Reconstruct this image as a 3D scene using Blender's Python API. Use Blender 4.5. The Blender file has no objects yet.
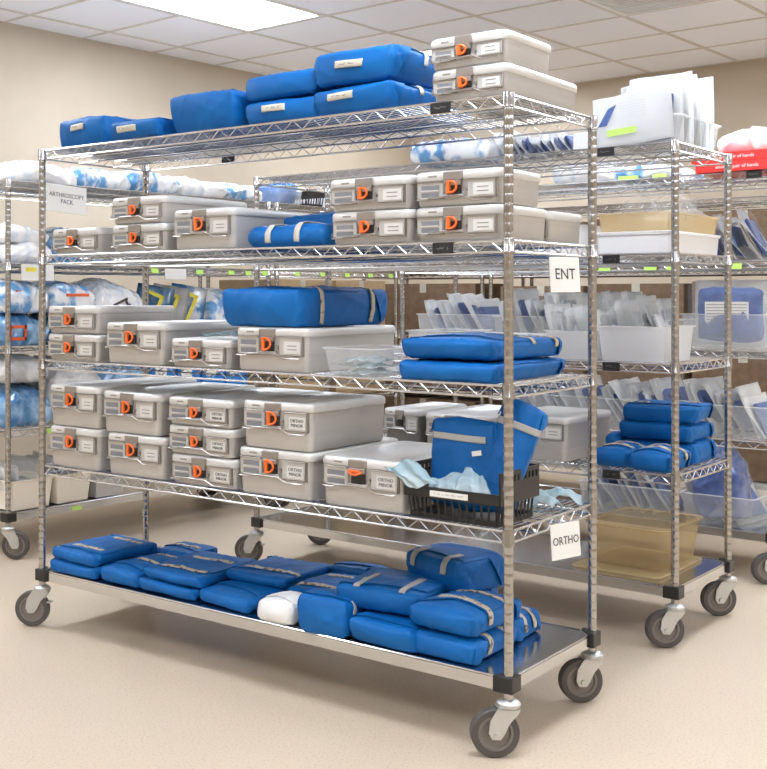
import bpy, bmesh, math, random
import numpy as np
from mathutils import Vector, Matrix

R = math.radians
PI = math.pi
scene = bpy.context.scene
COL = scene.collection

# ------------------------------------------------------------------ camera, light, exposure
YAW = 44.52
cam_d = bpy.data.cameras.new('camera')
cam = bpy.data.objects.new('camera', cam_d); COL.objects.link(cam)
cam.location = (0, 0, 1.204)
cam.rotation_euler = (R(90), 0, R(YAW))
cam_d.sensor_fit = 'HORIZONTAL'; cam_d.sensor_width = 36
cam_d.lens = 36 * 1165 / 767
cam_d.shift_x = (383.5 - 190) / 767
cam_d.shift_y = -(384.5 - 295) / 767
cam_d.clip_start = .05; cam_d.clip_end = 60
scene.camera = cam

world = bpy.data.worlds.new('world'); scene.world = world
world.use_nodes = True
world.node_tree.nodes['Background'].inputs[0].default_value = (1, .98, .95, 1)
world.node_tree.nodes['Background'].inputs[1].default_value = .3

vs = scene.view_settings
vs.view_transform = 'Standard'; vs.look = 'None'; vs.gamma = 1; vs.use_curve_mapping = False
vs.exposure = 0.62
PANEL_POWER = 15.5

# ------------------------------------------------------------------ materials
def mat(name, col, rough=.5, metal=0, **k):
    m = bpy.data.materials.new(name); m.use_nodes = True
    b = m.node_tree.nodes['Principled BSDF']
    b.inputs['Base Color'].default_value = (*col, 1)
    b.inputs['Roughness'].default_value = rough
    b.inputs['Metallic'].default_value = metal
    for key, v in k.items():
        b.inputs[key.replace('_', ' ')].default_value = v
    return m

def nodes(m): return m.node_tree.nodes, m.node_tree.links, m.node_tree.nodes['Principled BSDF']

def noisy(m, scale, c1, c2, lo=.4, hi=.6, bump=0, bscale=None, detail=4, coord='Object', stretch=None):
    n, l, b = nodes(m)
    tc = n.new('ShaderNodeTexCoord')
    src = tc.outputs[coord]
    if stretch:
        mp = n.new('ShaderNodeMapping'); mp.inputs['Scale'].default_value = stretch
        l.new(src, mp.inputs[0]); src = mp.outputs[0]
    t = n.new('ShaderNodeTexNoise'); t.inputs['Scale'].default_value = scale; t.inputs['Detail'].default_value = detail
    l.new(src, t.inputs['Vector'])
    r = n.new('ShaderNodeValToRGB')
    r.color_ramp.elements[0].position = lo; r.color_ramp.elements[0].color = (*c1, 1)
    r.color_ramp.elements[1].position = hi; r.color_ramp.elements[1].color = (*c2, 1)
    l.new(t.outputs['Fac'], r.inputs[0]); l.new(r.outputs[0], b.inputs['Base Color'])
    if bump:
        t2 = n.new('ShaderNodeTexNoise'); t2.inputs['Scale'].default_value = bscale or scale; t2.inputs['Detail'].default_value = 3
        l.new(src, t2.inputs['Vector'])
        bp = n.new('ShaderNodeBump'); bp.inputs['Strength'].default_value = bump; bp.inputs['Distance'].default_value = .01
        l.new(t2.outputs['Fac'], bp.inputs['Height']); l.new(bp.outputs[0], b.inputs['Normal'])
    return m

def film(name, col, alpha, rough=.2, spec=.5, tint=None):
    """translucent plastic: see-through share, the rest milky (reflecting and letting light through)"""
    m = bpy.data.materials.new(name); m.use_nodes = True
    n, l = m.node_tree.nodes, m.node_tree.links
    b = n['Principled BSDF']; out = n['Material Output']
    b.inputs['Base Color'].default_value = (*col, 1); b.inputs['Roughness'].default_value = rough
    b.inputs['Specular IOR Level'].default_value = spec
    tl = n.new('ShaderNodeBsdfTranslucent'); tl.inputs[0].default_value = (*col, 1)
    m2 = n.new('ShaderNodeMixShader'); m2.inputs[0].default_value = .45
    l.new(b.outputs[0], m2.inputs[1]); l.new(tl.outputs[0], m2.inputs[2])
    tr = n.new('ShaderNodeBsdfTransparent'); tr.inputs[0].default_value = (*(tint or (.985, .985, .985)), 1)
    mx = n.new('ShaderNodeMixShader'); mx.inputs[0].default_value = alpha
    l.new(tr.outputs[0], mx.inputs[1]); l.new(m2.outputs[0], mx.inputs[2]); l.new(mx.outputs[0], out.inputs['Surface'])
    return m

M = {}
M['wall'] = noisy(mat('wall paint', (.55, .465, .355), .75), 3, (.535, .45, .34), (.56, .475, .365), bump=.05, bscale=250)
M['ceiling_tile'] = mat('ceiling tile', (.90, .90, .94), .9)
M['floor'] = mat('floor', (.7, .6, .48), .30)
M['chrome'] = mat('chrome wire', (.62, .62, .62), .27, 1)
M['post'] = mat('chrome post', (.46, .45, .44), .2, 1)
M['steel'] = mat('brushed steel', (.62, .63, .64), .16, 1)
M['zinc'] = mat('zinc fork', (.60, .61, .60), .45, .85)
M['black'] = mat('black plastic', (.018, .017, .017), .4)
M['tyre'] = mat('grey rubber', (.085, .075, .07), .6)
M['hub'] = mat('grey hub', (.20, .175, .155), .5)
M['case'] = noisy(mat('anodised case', (.53, .51, .48), .40, .3), 5, (.51, .49, .465), (.55, .53, .50), stretch=(1, .2, 6))
M['lid'] = mat('case lid', (.70, .69, .67), .30, .15)
M['handle'] = mat('case handle', (.48, .46, .44), .3, 1)
M['panel'] = mat('case panel', (.56, .545, .52), .4, .2)
M['slot'] = mat('vent slot', (.24, .25, .27), .5, .2)
M['latch_plate'] = mat('latch plate', (.36, .33, .30), .35, .6)
M['orange'] = mat('orange plastic', (.90, .16, .02), .4)
M['card'] = mat('white card', (.85, .84, .80), .7)
M['case_card'] = mat('case label card', (.70, .69, .66), .7)
M['ink'] = mat('ink', (.06, .06, .065), .8)
M['greyink'] = mat('grey ink', (.28, .25, .21), .8)
M['darkcase'] = mat('dark case', (.22, .215, .21), .4, .3)
M['blue'] = noisy(mat('blue wrap', (.001, .120, .40), .5), 9, (.001, .112, .38), (.002, .132, .43), bump=.10, bscale=38)
M['blue'].node_tree.nodes['Principled BSDF'].inputs['Specular IOR Level'].default_value = .3
M['paleblue'] = noisy(mat('pale blue cloth', (.6, .78, .84), .7), 8, (.56, .75, .82), (.74, .86, .89), bump=.3, bscale=30)
M['whitecloth'] = noisy(mat('white cloth', (.8, .8, .78), .7), 8, (.72, .74, .75), (.84, .84, .82), bump=.3, bscale=30)
M['navy'] = noisy(mat('navy cloth', (.04, .09, .30), .55), 12, (.035, .075, .25), (.07, .14, .38), bump=.3, bscale=40)
M['greycloth'] = noisy(mat('grey cloth', (.5, .51, .53), .6), 12, (.44, .45, .48), (.56, .57, .59), bump=.2, bscale=40)
M['paper'] = noisy(mat('pouch paper', (.90, .90, .89), .55), 6, (.87, .88, .89), (.92, .92, .91), bump=.3, bscale=22)
_n, _l, _b = nodes(M['paper'])
_t = _n.new('ShaderNodeBsdfTranslucent'); _t.inputs[0].default_value = (.92, .92, .91, 1)
_m = _n.new('ShaderNodeMixShader'); _m.inputs[0].default_value = .4
_l.new(_b.outputs[0], _m.inputs[1]); _l.new(_t.outputs[0], _m.inputs[2]); _l.new(_m.outputs[0], _n['Material Output'].inputs['Surface'])
M['film'] = film('pouch film', (.95, .97, .98), .13, .12)
M['clearbin'] = film('clear bin plastic', (.95, .97, .98), .20, .2)
M['whitebin'] = film('milky bin plastic', (.98, .98, .98), .50, .3)
M['amber'] = film('amber plastic', (.80, .66, .44), .20, .1, tint=(.97, .94, .86))
M['amber_rim'] = film('amber rim plastic', (.84, .70, .46), .42, .1, tint=(.97, .94, .86))
M['cream'] = mat('cream plastic', (.90, .83, .72), .45)
M['whiteplastic'] = mat('white plastic', (.82, .82, .82), .35)
M['dark_fill_card'] = noisy(mat('dark brown filler card', (.20, .13, .08), .85), 20, (.18, .115, .07), (.22, .145, .09))  # dark brown for the added cartons that darken the background
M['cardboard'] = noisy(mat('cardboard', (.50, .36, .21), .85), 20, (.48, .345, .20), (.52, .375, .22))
M['lime'] = mat('lime label', (.55, .85, .16), .6)
M['yellow'] = mat('yellow print', (.85, .74, .06), .5)
M['red'] = mat('red box card', (.72, .035, .03), .45)
M['orangefilm'] = mat('orange print', (.85, .14, .04), .4)
M['brown'] = mat('brown print', (.09, .06, .05), .5)
M['bluebox'] = mat('blue printed card', (.02, .22, .65), .45)
M['bag_blue'] = noisy(mat('blue bagged drape', (.3, .5, .8), .2, 0, Coat_Weight=.8), 9, (.13, .36, .68), (.88, .91, .94), .44, .56, bump=1, bscale=13, stretch=(1.6, .6, 1.2), detail=7)
M['bag_white'] = noisy(mat('white bagged drape', (.8, .8, .85), .25, 0, Coat_Weight=.6), 8, (.70, .77, .87), (.93, .93, .94), .38, .5, bump=1, bscale=13, stretch=(1.6, .6, 1.2), detail=6)
M['bag_mid'] = noisy(mat('mid blue bagged drape', (.1, .3, .6), .22, 0, Coat_Weight=.8), 8, (.05, .19, .42), (.34, .56, .78), .42, .66, bump=1, bscale=12, stretch=(1.6, .6, 1.2), detail=6)
M['bag_navy'] = noisy(mat('navy bagged drape', (.1, .15, .35), .22, 0, Coat_Weight=.7), 8, (.06, .11, .32), (.22, .28, .48), .42, .7, bump=1, bscale=12, detail=6)
M['bag_grey'] = noisy(mat('grey bag', (.5, .48, .46), .3, 0, Coat_Weight=.4), 8, (.48, .47, .46), (.74, .73, .72), .4, .6, bump=.8, bscale=14, detail=6)

def crumple(m, scale, strength=1.0, dist=.03):
    """sharp film creases: ridged noise as bump"""
    n, l, b = nodes(m)
    tc = n.new('ShaderNodeTexCoord'); mp = n.new('ShaderNodeMapping'); mp.inputs['Scale'].default_value = (1.5, .8, 1.3)
    t = n.new('ShaderNodeTexNoise'); t.noise_type = 'RIDGED_MULTIFRACTAL'; t.inputs['Scale'].default_value = scale; t.inputs['Detail'].default_value = 3
    t.inputs['Distortion'].default_value = .8
    l.new(tc.outputs['Object'], mp.inputs[0]); l.new(mp.outputs[0], t.inputs['Vector'])
    bp = n.new('ShaderNodeBump'); bp.inputs['Strength'].default_value = strength; bp.inputs['Distance'].default_value = dist
    l.new(t.outputs['Fac'], bp.inputs['Height']); l.new(bp.outputs[0], b.inputs['Normal']); l.new(bp.outputs[0], b.inputs['Coat Normal'])
for _k in ('bag_blue', 'bag_white', 'bag_mid', 'bag_navy', 'bag_grey'): crumple(M[_k], 5.5, .9, .022)

def tape_material(name, base, mark, scale, lo, hi, stretch):
    m = mat(name, base, .6)
    return noisy(m, scale, mark, base, lo, hi, stretch=stretch, detail=2)
M['tape'] = tape_material('indicator tape', (.55, .49, .38), (.13, .11, .09), 60, .36, .46, (1, 1, 1))
M['tape_plain'] = mat('plain tape', (.58, .55, .46), .6)
M['tape_grey'] = mat('grey tape', (.44, .44, .41), .55)

# floor : fine speckled sheet vinyl
n, l, b = nodes(M['floor'])
tc = n.new('ShaderNodeTexCoord')
v1 = n.new('ShaderNodeTexNoise'); v1.inputs['Scale'].default_value = 150; v1.inputs['Detail'].default_value = 3
v2 = n.new('ShaderNodeTexNoise'); v2.inputs['Scale'].default_value = 1.6
l.new(tc.outputs['Object'], v1.inputs['Vector']); l.new(tc.outputs['Object'], v2.inputs['Vector'])
r1 = n.new('ShaderNodeValToRGB'); e = r1.color_ramp.elements
e[0].position = .33; e[0].color = (.47, .38, .29, 1); e[1].position = .45; e[1].color = (.61, .505, .385, 1)
e2 = e.new(.66); e2.color = (.62, .515, .40, 1); e3 = e.new(.76); e3.color = (.68, .61, .52, 1)
l.new(v1.outputs['Fac'], r1.inputs[0])
hs = n.new('ShaderNodeMixRGB'); hs.blend_type = 'MULTIPLY'; hs.inputs[0].default_value = .25
r2 = n.new('ShaderNodeValToRGB'); r2.color_ramp.elements[0].color = (.85, .83, .8, 1); r2.color_ramp.elements[0].position = .3; r2.color_ramp.elements[1].position = .7
l.new(v2.outputs['Fac'], r2.inputs[0]); l.new(r1.outputs[0], hs.inputs[1]); l.new(r2.outputs[0], hs.inputs[2])
l.new(hs.outputs[0], b.inputs['Base Color'])

m = bpy.data.materials.new('light diffuser'); m.use_nodes = True
nn = m.node_tree.nodes; nn.clear()
em = nn.new('ShaderNodeEmission'); em.inputs[0].default_value = (.91, .98, 1.09, 1); em.inputs[1].default_value = PANEL_POWER
om = nn.new('ShaderNodeOutputMaterial'); m.node_tree.links.new(em.outputs[0], om.inputs[0])
M['diffuser'] = m

# ------------------------------------------------------------------ helpers
def obj(name, data, m=None, parent=None, smooth=False):
    if isinstance(data, bmesh.types.BMesh):
        me = bpy.data.meshes.new(name); data.to_mesh(me); data.free()
    else: me = data
    if m is not None:
        if me.materials: me.materials[0] = M[m]
        else: me.materials.append(M[m])
    if smooth:
        for p in me.polygons: p.use_smooth = True
    o = bpy.data.objects.new(name, me); COL.objects.link(o)
    if parent: o.parent = parent
    return o

def tag(o, label=None, cat=None, group=None, kind=None):
    if label: o['label'] = label
    if cat: o['category'] = cat
    if group: o['group'] = group
    if kind: o['kind'] = kind
    return o

def thing(name, label, cat, group=None):
    o = bpy.data.objects.new(name, None); COL.objects.link(o); o.empty_display_size = .05
    return tag(o, label, cat, group)

def dup(o, parent=None, label=None, group=None):
    c = o.copy(); COL.objects.link(c)
    if parent: c.parent = parent
    for ch in list(o.children): dup(ch, c)
    if label: c['label'] = label
    if group: c['group'] = group
    return c

def box(bm, x0, x1, y0, y1, z0, z1, bev=0, mtx=None):
    r = bmesh.ops.create_cube(bm, size=1)
    vv = r['verts']
    for v in vv:
        v.co = Vector(((x0 + x1) / 2 + v.co.x * (x1 - x0), (y0 + y1) / 2 + v.co.y * (y1 - y0), (z0 + z1) / 2 + v.co.z * (z1 - z0)))
    if bev:
        es = list({e for v in vv for e in v.link_edges})
        rr = bmesh.ops.bevel(bm, geom=es, offset=bev, segments=2, affect='EDGES', profile=.5)
        vv = list({v for f in rr['faces'] for v in f.verts} | {v for v in vv if v.is_valid})
    if mtx is not None:
        bmesh.ops.transform(bm, matrix=mtx, verts=vv)
    return vv

def tube(bm, pts, r, n=6, closed=False):
    pts = [Vector(p) for p in pts]; rings = []
    N = len(pts)
    for i, p in enumerate(pts):
        if closed: d = pts[(i + 1) % N] - pts[i - 1]
        else: d = pts[min(i + 1, N - 1)] - pts[max(i - 1, 0)]
        d.normalize()
        up = Vector((0, 0, 1)) if abs(d.z) < .9 else Vector((0, 1, 0))
        a = d.cross(up).normalized(); b_ = a.cross(d)
        rings.append([bm.verts.new(p + r * (math.cos(t) * a + math.sin(t) * b_)) for t in [2 * PI * k / n for k in range(n)]])
    for i in range(N if closed else N - 1):
        A, B = rings[i], rings[(i + 1) % N]
        for k in range(n):
            bm.faces.new((A[k], A[(k + 1) % n], B[(k + 1) % n], B[k]))
    if not closed:
        bm.faces.new(rings[0][::-1]); bm.faces.new(rings[-1])

def lathe(bm, prof, n=16, mtx=None, cap=True):
    rings = []
    for r, z in prof:
        rings.append([bm.verts.new((r * math.cos(2 * PI * k / n), r * math.sin(2 * PI * k / n), z)) for k in range(n)])
    for A, B in zip(rings, rings[1:]):
        for k in range(n): bm.faces.new((A[k], A[(k + 1) % n], B[(k + 1) % n], B[k]))
    if cap:
        bm.faces.new(rings[0][::-1]); bm.faces.new(rings[-1])
    if mtx is not None: bmesh.ops.transform(bm, matrix=mtx, verts=[v for r in rings for v in r])

def rrect(w, l_, r, n=5):
    out = []
    for cx, cy, a0 in ((w / 2 - r, l_ / 2 - r, 0), (-w / 2 + r, l_ / 2 - r, 90), (-w / 2 + r, -l_ / 2 + r, 180), (w / 2 - r, -l_ / 2 + r, 270)):
        for k in range(n + 1):
            t = R(a0 + 90 * k / n); out.append((cx + r * math.cos(t), cy + r * math.sin(t)))
    return out

def loft(bm, w, l_, r, prof, cap0=True, cap1=True, cy=0, n=5):
    """prof: (z, inset) rings of a rounded rectangle"""
    rings = []
    for z, ins in prof:
        rr = max(.002, r - ins)
        rings.append([bm.verts.new((x, y + cy, z)) for x, y in rrect(w - 2 * ins, l_ - 2 * ins, rr, n)])
    N = len(rings[0])
    for A, B in zip(rings, rings[1:]):
        for k in range(N): bm.faces.new((A[k], A[(k + 1) % N], B[(k + 1) % N], B[k]))
    if cap0: bm.faces.new(rings[0][::-1])
    if cap1: bm.faces.new(rings[-1])

def autosmooth(o, deg=35):
    me = o.data
    for p in me.polygons: p.use_smooth = True
    bm = bmesh.new(); bm.from_mesh(me)
    for e_ in bm.edges:
        if len(e_.link_faces) == 2 and e_.calc_face_angle(0) > R(deg): e_.smooth = False
    bm.to_mesh(me); bm.free()
    return o

_txt = {}
def text_mesh(s, size, ex=.0004, align='CENTER', shear=0):
    key = (s, size, ex, align, shear)
    if key in _txt: return _txt[key]
    c = bpy.data.curves.new('lettering', 'FONT'); c.body = s; c.size = size; c.extrude = ex
    c.align_x = align; c.align_y = 'CENTER'; c.shear = shear; c.resolution_u = 2; c.space_line = 1.0
    o = bpy.data.objects.new('lettering', c); COL.objects.link(o)
    dg = bpy.context.evaluated_depsgraph_get()
    me = bpy.data.meshes.new_from_object(o.evaluated_get(dg))
    bpy.data.objects.remove(o); bpy.data.curves.remove(c)
    me.name = 'lettering'
    me.materials.clear()
    _txt[key] = me
    return me

def scribble_bm(w, h, seed, y=0):
    """handwriting-like line in the xz plane"""
    rnd = random.Random(seed); bm = bmesh.new(); x = -w / 2; pts = []
    while x < w / 2:
        if rnd.random() < .14 and len(pts) > 3:
            tube(bm, pts, .0007, 4); pts = []; x += h * .8; continue
        pts.append((x, y, rnd.uniform(-h / 2, h / 2) * (1 if rnd.random() < .25 else .55))); x += h * rnd.uniform(.16, .34)
    if len(pts) > 1: tube(bm, pts, .0007, 4)
    return bm

# ------------------------------------------------------------------ frames of the racks (corner post, angle)
def frame(fr, ang, L):
    t = R(ang); u = Vector((math.cos(t), math.sin(t), 0)); v = Vector((-u.y, u.x, 0))
    return Vector((*fr, 0)) - u * L, u, v, ang
F = {
    1: frame((-1.5395, 2.7511), 3.31, 1.82),
    2: frame((-1.609, 4.0), 2.1, 1.84),
    3: frame((-1.663, 5.173), 1.5, 1.82),
    4: (Vector((-4.322, 3.21, 0)), Vector((0, 1, 0)), Vector((-1, 0, 0)), 90),
    5: (Vector((-4.322, 5.10, 0)), Vector((0, 1, 0)), Vector((-1, 0, 0)), 90),
}
def put(o, rack, u, v, z, rot=0, tilt=(0, 0)):
    O, U, V, a = F[rack]
    o.location = O + U * u + V * v + Vector((0, 0, z))
    o.rotation_euler = (R(tilt[0]), R(tilt[1]), R(a + rot))
    return o
F[6] = frame((-1.95, 6.55), 1, 1.82)
F[7] = frame((-3.86, 6.57), 1, .91)
ZS = [.203, .588, .969, 1.350, 1.731]      # tops of the five levels

# ------------------------------------------------------------------ the room
CZ = 2.83; X0, X1, Y0, Y1 = -5.65, 3.2, -2.2, 8.45
def slab(name, x0, x1, y0, y1, z0, z1, m):
    bm = bmesh.new(); box(bm, x0, x1, y0, y1, z0, z1)
    return tag(obj(name, bm, m), kind='structure')
slab('floor', X0 - .1, X1 + .1, Y0 - .1, Y1 + .1, -.1, 0, 'floor')
slab('wall_left', X0 - .1, X0, Y0, Y1, 0, CZ, 'wall')
slab('wall_back', X0 - .1, X1 + .1, Y1, Y1 + .1, 0, CZ, 'wall')
slab('wall_right', X1, X1 + .1, Y0, Y1, 0, CZ, 'wall')
slab('wall_front', X0 - .1, X1 + .1, Y0 - .1, Y0, 0, CZ, 'wall')
M['base'] = mat('vinyl base', (.16, .13, .10), .6)
slab('baseboard_left', X0, X0 + .006, Y0, Y1, 0, .10, 'base')
slab('baseboard_back', X0 + .006, X1, Y1 - .006, Y1, 0, .10, 'base')

# suspended ceiling : panels lie in a two-foot grid
GX, GY, T = -5.40, 4.17, .6096
n, l, b = nodes(M['ceiling_tile'])
tc = n.new('ShaderNodeTexCoord')
nz = n.new('ShaderNodeTexNoise'); nz.inputs['Scale'].default_value = 120; nz.inputs['Detail'].default_value = 5
l.new(tc.outputs['Object'], nz.inputs['Vector'])
bp = n.new('ShaderNodeBump'); bp.inputs['Strength'].default_value = .25; bp.inputs['Distance'].default_value = .003
l.new(nz.outputs['Fac'], bp.inputs['Height']); l.new(bp.outputs[0], b.inputs['Normal'])
panels = []                                    # (grid i, grid j) two tiles long in y
for i in (1, 6, 11):
    for j in (-8, -4, 0, 4):
        panels.append((i, j))
vent = (4, 3)
cut = {(i, j + k) for i, j in panels for k in (0, 1)} | {vent}
bm = bmesh.new()
ni0 = math.floor((X0 - GX) / T); ni1 = math.ceil((X1 - GX) / T); nj0 = math.floor((Y0 - GY) / T); nj1 = math.ceil((Y1 - GY) / T)
for i in range(ni0, ni1):
    for j in range(nj0, nj1):
        if (i, j) in cut: continue
        a0, a1 = max(X0, GX + i * T), min(X1, GX + (i + 1) * T); c0, c1 = max(Y0, GY + j * T), min(Y1, GY + (j + 1) * T)
        if a1 - a0 < .01 or c1 - c0 < .01: continue
        box(bm, a0, a1, c0, c1, CZ, CZ + .015)
# tight cover over the tiles
box(bm, X0 - .1, X1 + .1, Y0 - .1, Y1 + .1, CZ + .12, CZ + .14)
tag(obj('ceiling', bm, 'ceiling_tile'), kind='structure')
M['grid'] = mat('ceiling grid', (.66, .62, .56), .55)
bm = bmesh.new()
for i in range(ni0 + 1, ni1):
    box(bm, GX + i * T - .012, GX + i * T + .012, Y0, Y1, CZ - .004, CZ + .002)
for j in range(nj0 + 1, nj1):
    k0 = X0
    for i in range(ni0, ni1):
        a0, a1 = max(X0, GX + i * T + .012), min(X1, GX + (i + 1) * T - .012)
        if (i, j) in {(p, q + 1) for p, q in panels}: continue
        if a1 > a0: box(bm, a0, a1, GY + j * T - .012, GY + j * T + .012, CZ - .004, CZ + .002)
tag(obj('trim_1', bm, 'grid'), kind='structure')

def light_panel(i, j, label):
    t = thing('ceiling_light', label, 'ceiling light', 'recessed ceiling lights' if 'out of' in label else None)
    x0, x1, y0, y1 = GX + i * T + .014, GX + (i + 1) * T - .014, GY + j * T + .014, GY + (j + 2) * T - .014
    cx, cy = (x0 + x1) / 2, (y0 + y1) / 2; t.location = (cx, cy, CZ)
    w, h = x1 - x0, y1 - y0; bm = bmesh.new(); f = .022
    box(bm, -w / 2, w / 2, -h / 2, -h / 2 + f, -.003, .06); box(bm, -w / 2, w / 2, h / 2 - f, h / 2, -.003, .06)
    box(bm, -w / 2, -w / 2 + f, -h / 2 + f, h / 2 - f, -.003, .06); box(bm, w / 2 - f, w / 2, -h / 2 + f, h / 2 - f, -.003, .06)
    obj('frame', bm, 'whiteplastic', t)
    bm = bmesh.new(); box(bm, -w / 2 + f, w / 2 - f, -h / 2 + f, h / 2 - f, .004, .012)
    obj('diffuser', bm, 'diffuser', t)
for i, j in panels:
    if (i, j) == (1, 0): lab = 'bright rectangular ceiling light above the blue packs at upper left'
    elif (i, j) == (1, 4): lab = 'far ceiling light glimpsed between the stacked blue packs and the cases on top'
    else: lab = 'recessed fluorescent ceiling panel out of the picture'
    light_panel(i, j, lab)
t = thing('ceiling_vent', 'square louvred air vent in the ceiling at the top right', 'air vent')
t.location = (GX + (vent[0] + .5) * T, GY + (vent[1] + .5) * T, CZ)
bm = bmesh.new(); h = T / 2 - .014; f = .03
for s in (-1, 1):
    box(bm, -h, h, s * h - (f if s > 0 else 0), s * h + (f if s < 0 else 0), -.006, .04)
    box(bm, s * h - (f if s > 0 else 0), s * h + (f if s < 0 else 0), -h + f, h - f, -.006, .04)
obj('frame', bm, 'whiteplastic', t)
bm = bmesh.new()
for k in range(14):
    y = -h + f + .012 + k * (2 * h - 2 * f - .02) / 13.5
    box(bm, -h + f, h - f, y, y + .022, -.002, .001, mtx=None)
obj('louvre', bm, 'whiteplastic', t)
bm = bmesh.new(); box(bm, -h + f, h - f, -h + f, h - f, .03, .04); obj('duct', bm, 'black', t)

# ------------------------------------------------------------------ rack parts
def wire_shelf_bm(L, W, pitch=.0195):
    bm = bmesh.new()
    zt, zb = -.003, -.033
    e = .016
    for v in (0, W):
        tube(bm, [(e, v, zt), (L - e, v, zt)], .0036, 6); tube(bm, [(e, v, zb), (L - e, v, zb)], .0036, 6)
        n = round((L - 2 * e) / .036); pts = []
        for k in range(n + 1): pts.append((e + k * (L - 2 * e) / n, v, zt if k % 2 else zb))
        tube(bm, pts, .0021, 5)
    for u in (0, L):
        tube(bm, [(u, e, zt), (u, W - e, zt)], .0036, 6); tube(bm, [(u, e, zb), (u, W - e, zb)], .0036, 6)
        n = round((W - 2 * e) / .036); pts = []
        for k in range(n + 1): pts.append((u, e + k * (W - 2 * e) / n, zt if k % 2 else zb))
        tube(bm, pts, .0021, 5)
    for q in (1 / 3, 2 / 3):                       # inner stiffening trusses
        v = W * q
        tube(bm, [(0, v, -.010), (L, v, -.010)], .0028, 5); tube(bm, [(0, v, zb), (L, v, zb)], .0028, 5)
        n = round(L / .05); pts = [(k * L / n, v, -.010 if k % 2 else zb) for k in range(n + 1)]
        tube(bm, pts, .0019, 4)
    n = int((L - .05) / pitch)
    for k in range(n + 1):
        u = .025 + k * (L - .05) / n
        tube(bm, [(u, .0, -.0028), (u, W, -.0028)], .0017, 5)
    return bm

def post_bm(h):
    bm = bmesh.new(); r = .0127; prof = [(r, 0)]; z = .05
    while z < h - .03:
        prof += [(r, z - .0014), (r - .00028, z - .0004), (r - .00028, z + .0004), (r, z + .0012)]; z += .0254
    prof += [(r, h - .008), (r * .85, h - .002), (r * .5, h)]
    lathe(bm, prof, 16)
    return bm

def collar_bm():
    bm = bmesh.new()
    lathe(bm, [(.0135, -.038), (.0165, -.037), (.0165, -.030), (.0155, -.028), (.0155, 0), (.0148, .003), (.0135, .003)], 16)
    return bm

def caster(parent, u, v, ang):
    """five inch swivel caster, stem centre at (u, v)"""
    off = .036
    bm = bmesh.new()
    lathe(bm, [(.008, .128), (.008, .172)], 12)
    lathe(bm, [(.010, .1305), (.029, .131), (.031, .136), (.031, .141), (.026, .146), (.016, .150), (.012, .152)], 20)
    for s in (-1, 1):
        outl = [(-.031, .131), (.027, .131), (.022, .119), (-off + .034, .092), (-off + .022, .066), (-off + .011, .050), (-off - .011, .050), (-off - .020, .066), (-off - .016, .100), (-off - .002, .122)]
        # plate in the x-z plane at y = s * .021
        a = [bm.verts.new((x, s * .0195, z)) for x, z in outl]; c = [bm.verts.new((x, s * .0225, z)) for x, z in outl]
        bm.faces.new(a if s < 0 else a[::-1]); bm.faces.new(c[::-1] if s < 0 else c)
        for k in range(len(a)):
            q = (k + 1) % len(a); bm.faces.new((a[k], c[k], c[q], a[q]))
    box(bm, -.030, .022, -.0225, .0225, .127, .1315)
    lathe(bm, [(.007, -.029), (.008, -.026), (.008, .026), (.007, .029)], 10, Matrix.Translation((-off, 0, .0635)) @ Matrix.Rotation(PI / 2, 4, 'X'))
    bmesh.ops.recalc_face_normals(bm, faces=bm.faces)
    c = autosmooth(obj('caster', bm, 'zinc', parent)); c.location = (u, v, 0); c.rotation_euler = (0, 0, R(ang))
    mt = Matrix.Rotation(PI / 2, 4, 'X')
    bm = bmesh.new()
    lathe(bm, [(.046, -.015), (.060, -.0155), (.0630, -.012), (.0635, 0), (.0630, .012), (.060, .0155), (.046, .015), (.046, -.015)], 40, mt, cap=False)
    w = autosmooth(obj('tyre', bm, 'tyre', c)); w.location = (-off, 0, .0635)
    bm = bmesh.new()
    lathe(bm, [(.010, -.014), (.016, -.014), (.018, -.008), (.036, -.008), (.040, -.0145), (.0458, -.0145), (.0458, .0145), (.040, .0145), (.036, .008), (.018, .008), (.016, .014), (.010, .014)], 32, mt)
    w = autosmooth(obj('wheel_hub', bm, 'hub', c)); w.location = (-off, 0, .0635)
    return c

def brake_lever(c):
    bm = bmesh.new(); box(bm, .012, .036, -.014, .014, .086, .091, .0015); box(bm, -.004, .014, -.010, .010, .088, .127)
    obj('brake_lever', bm, 'zinc', c)

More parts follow.
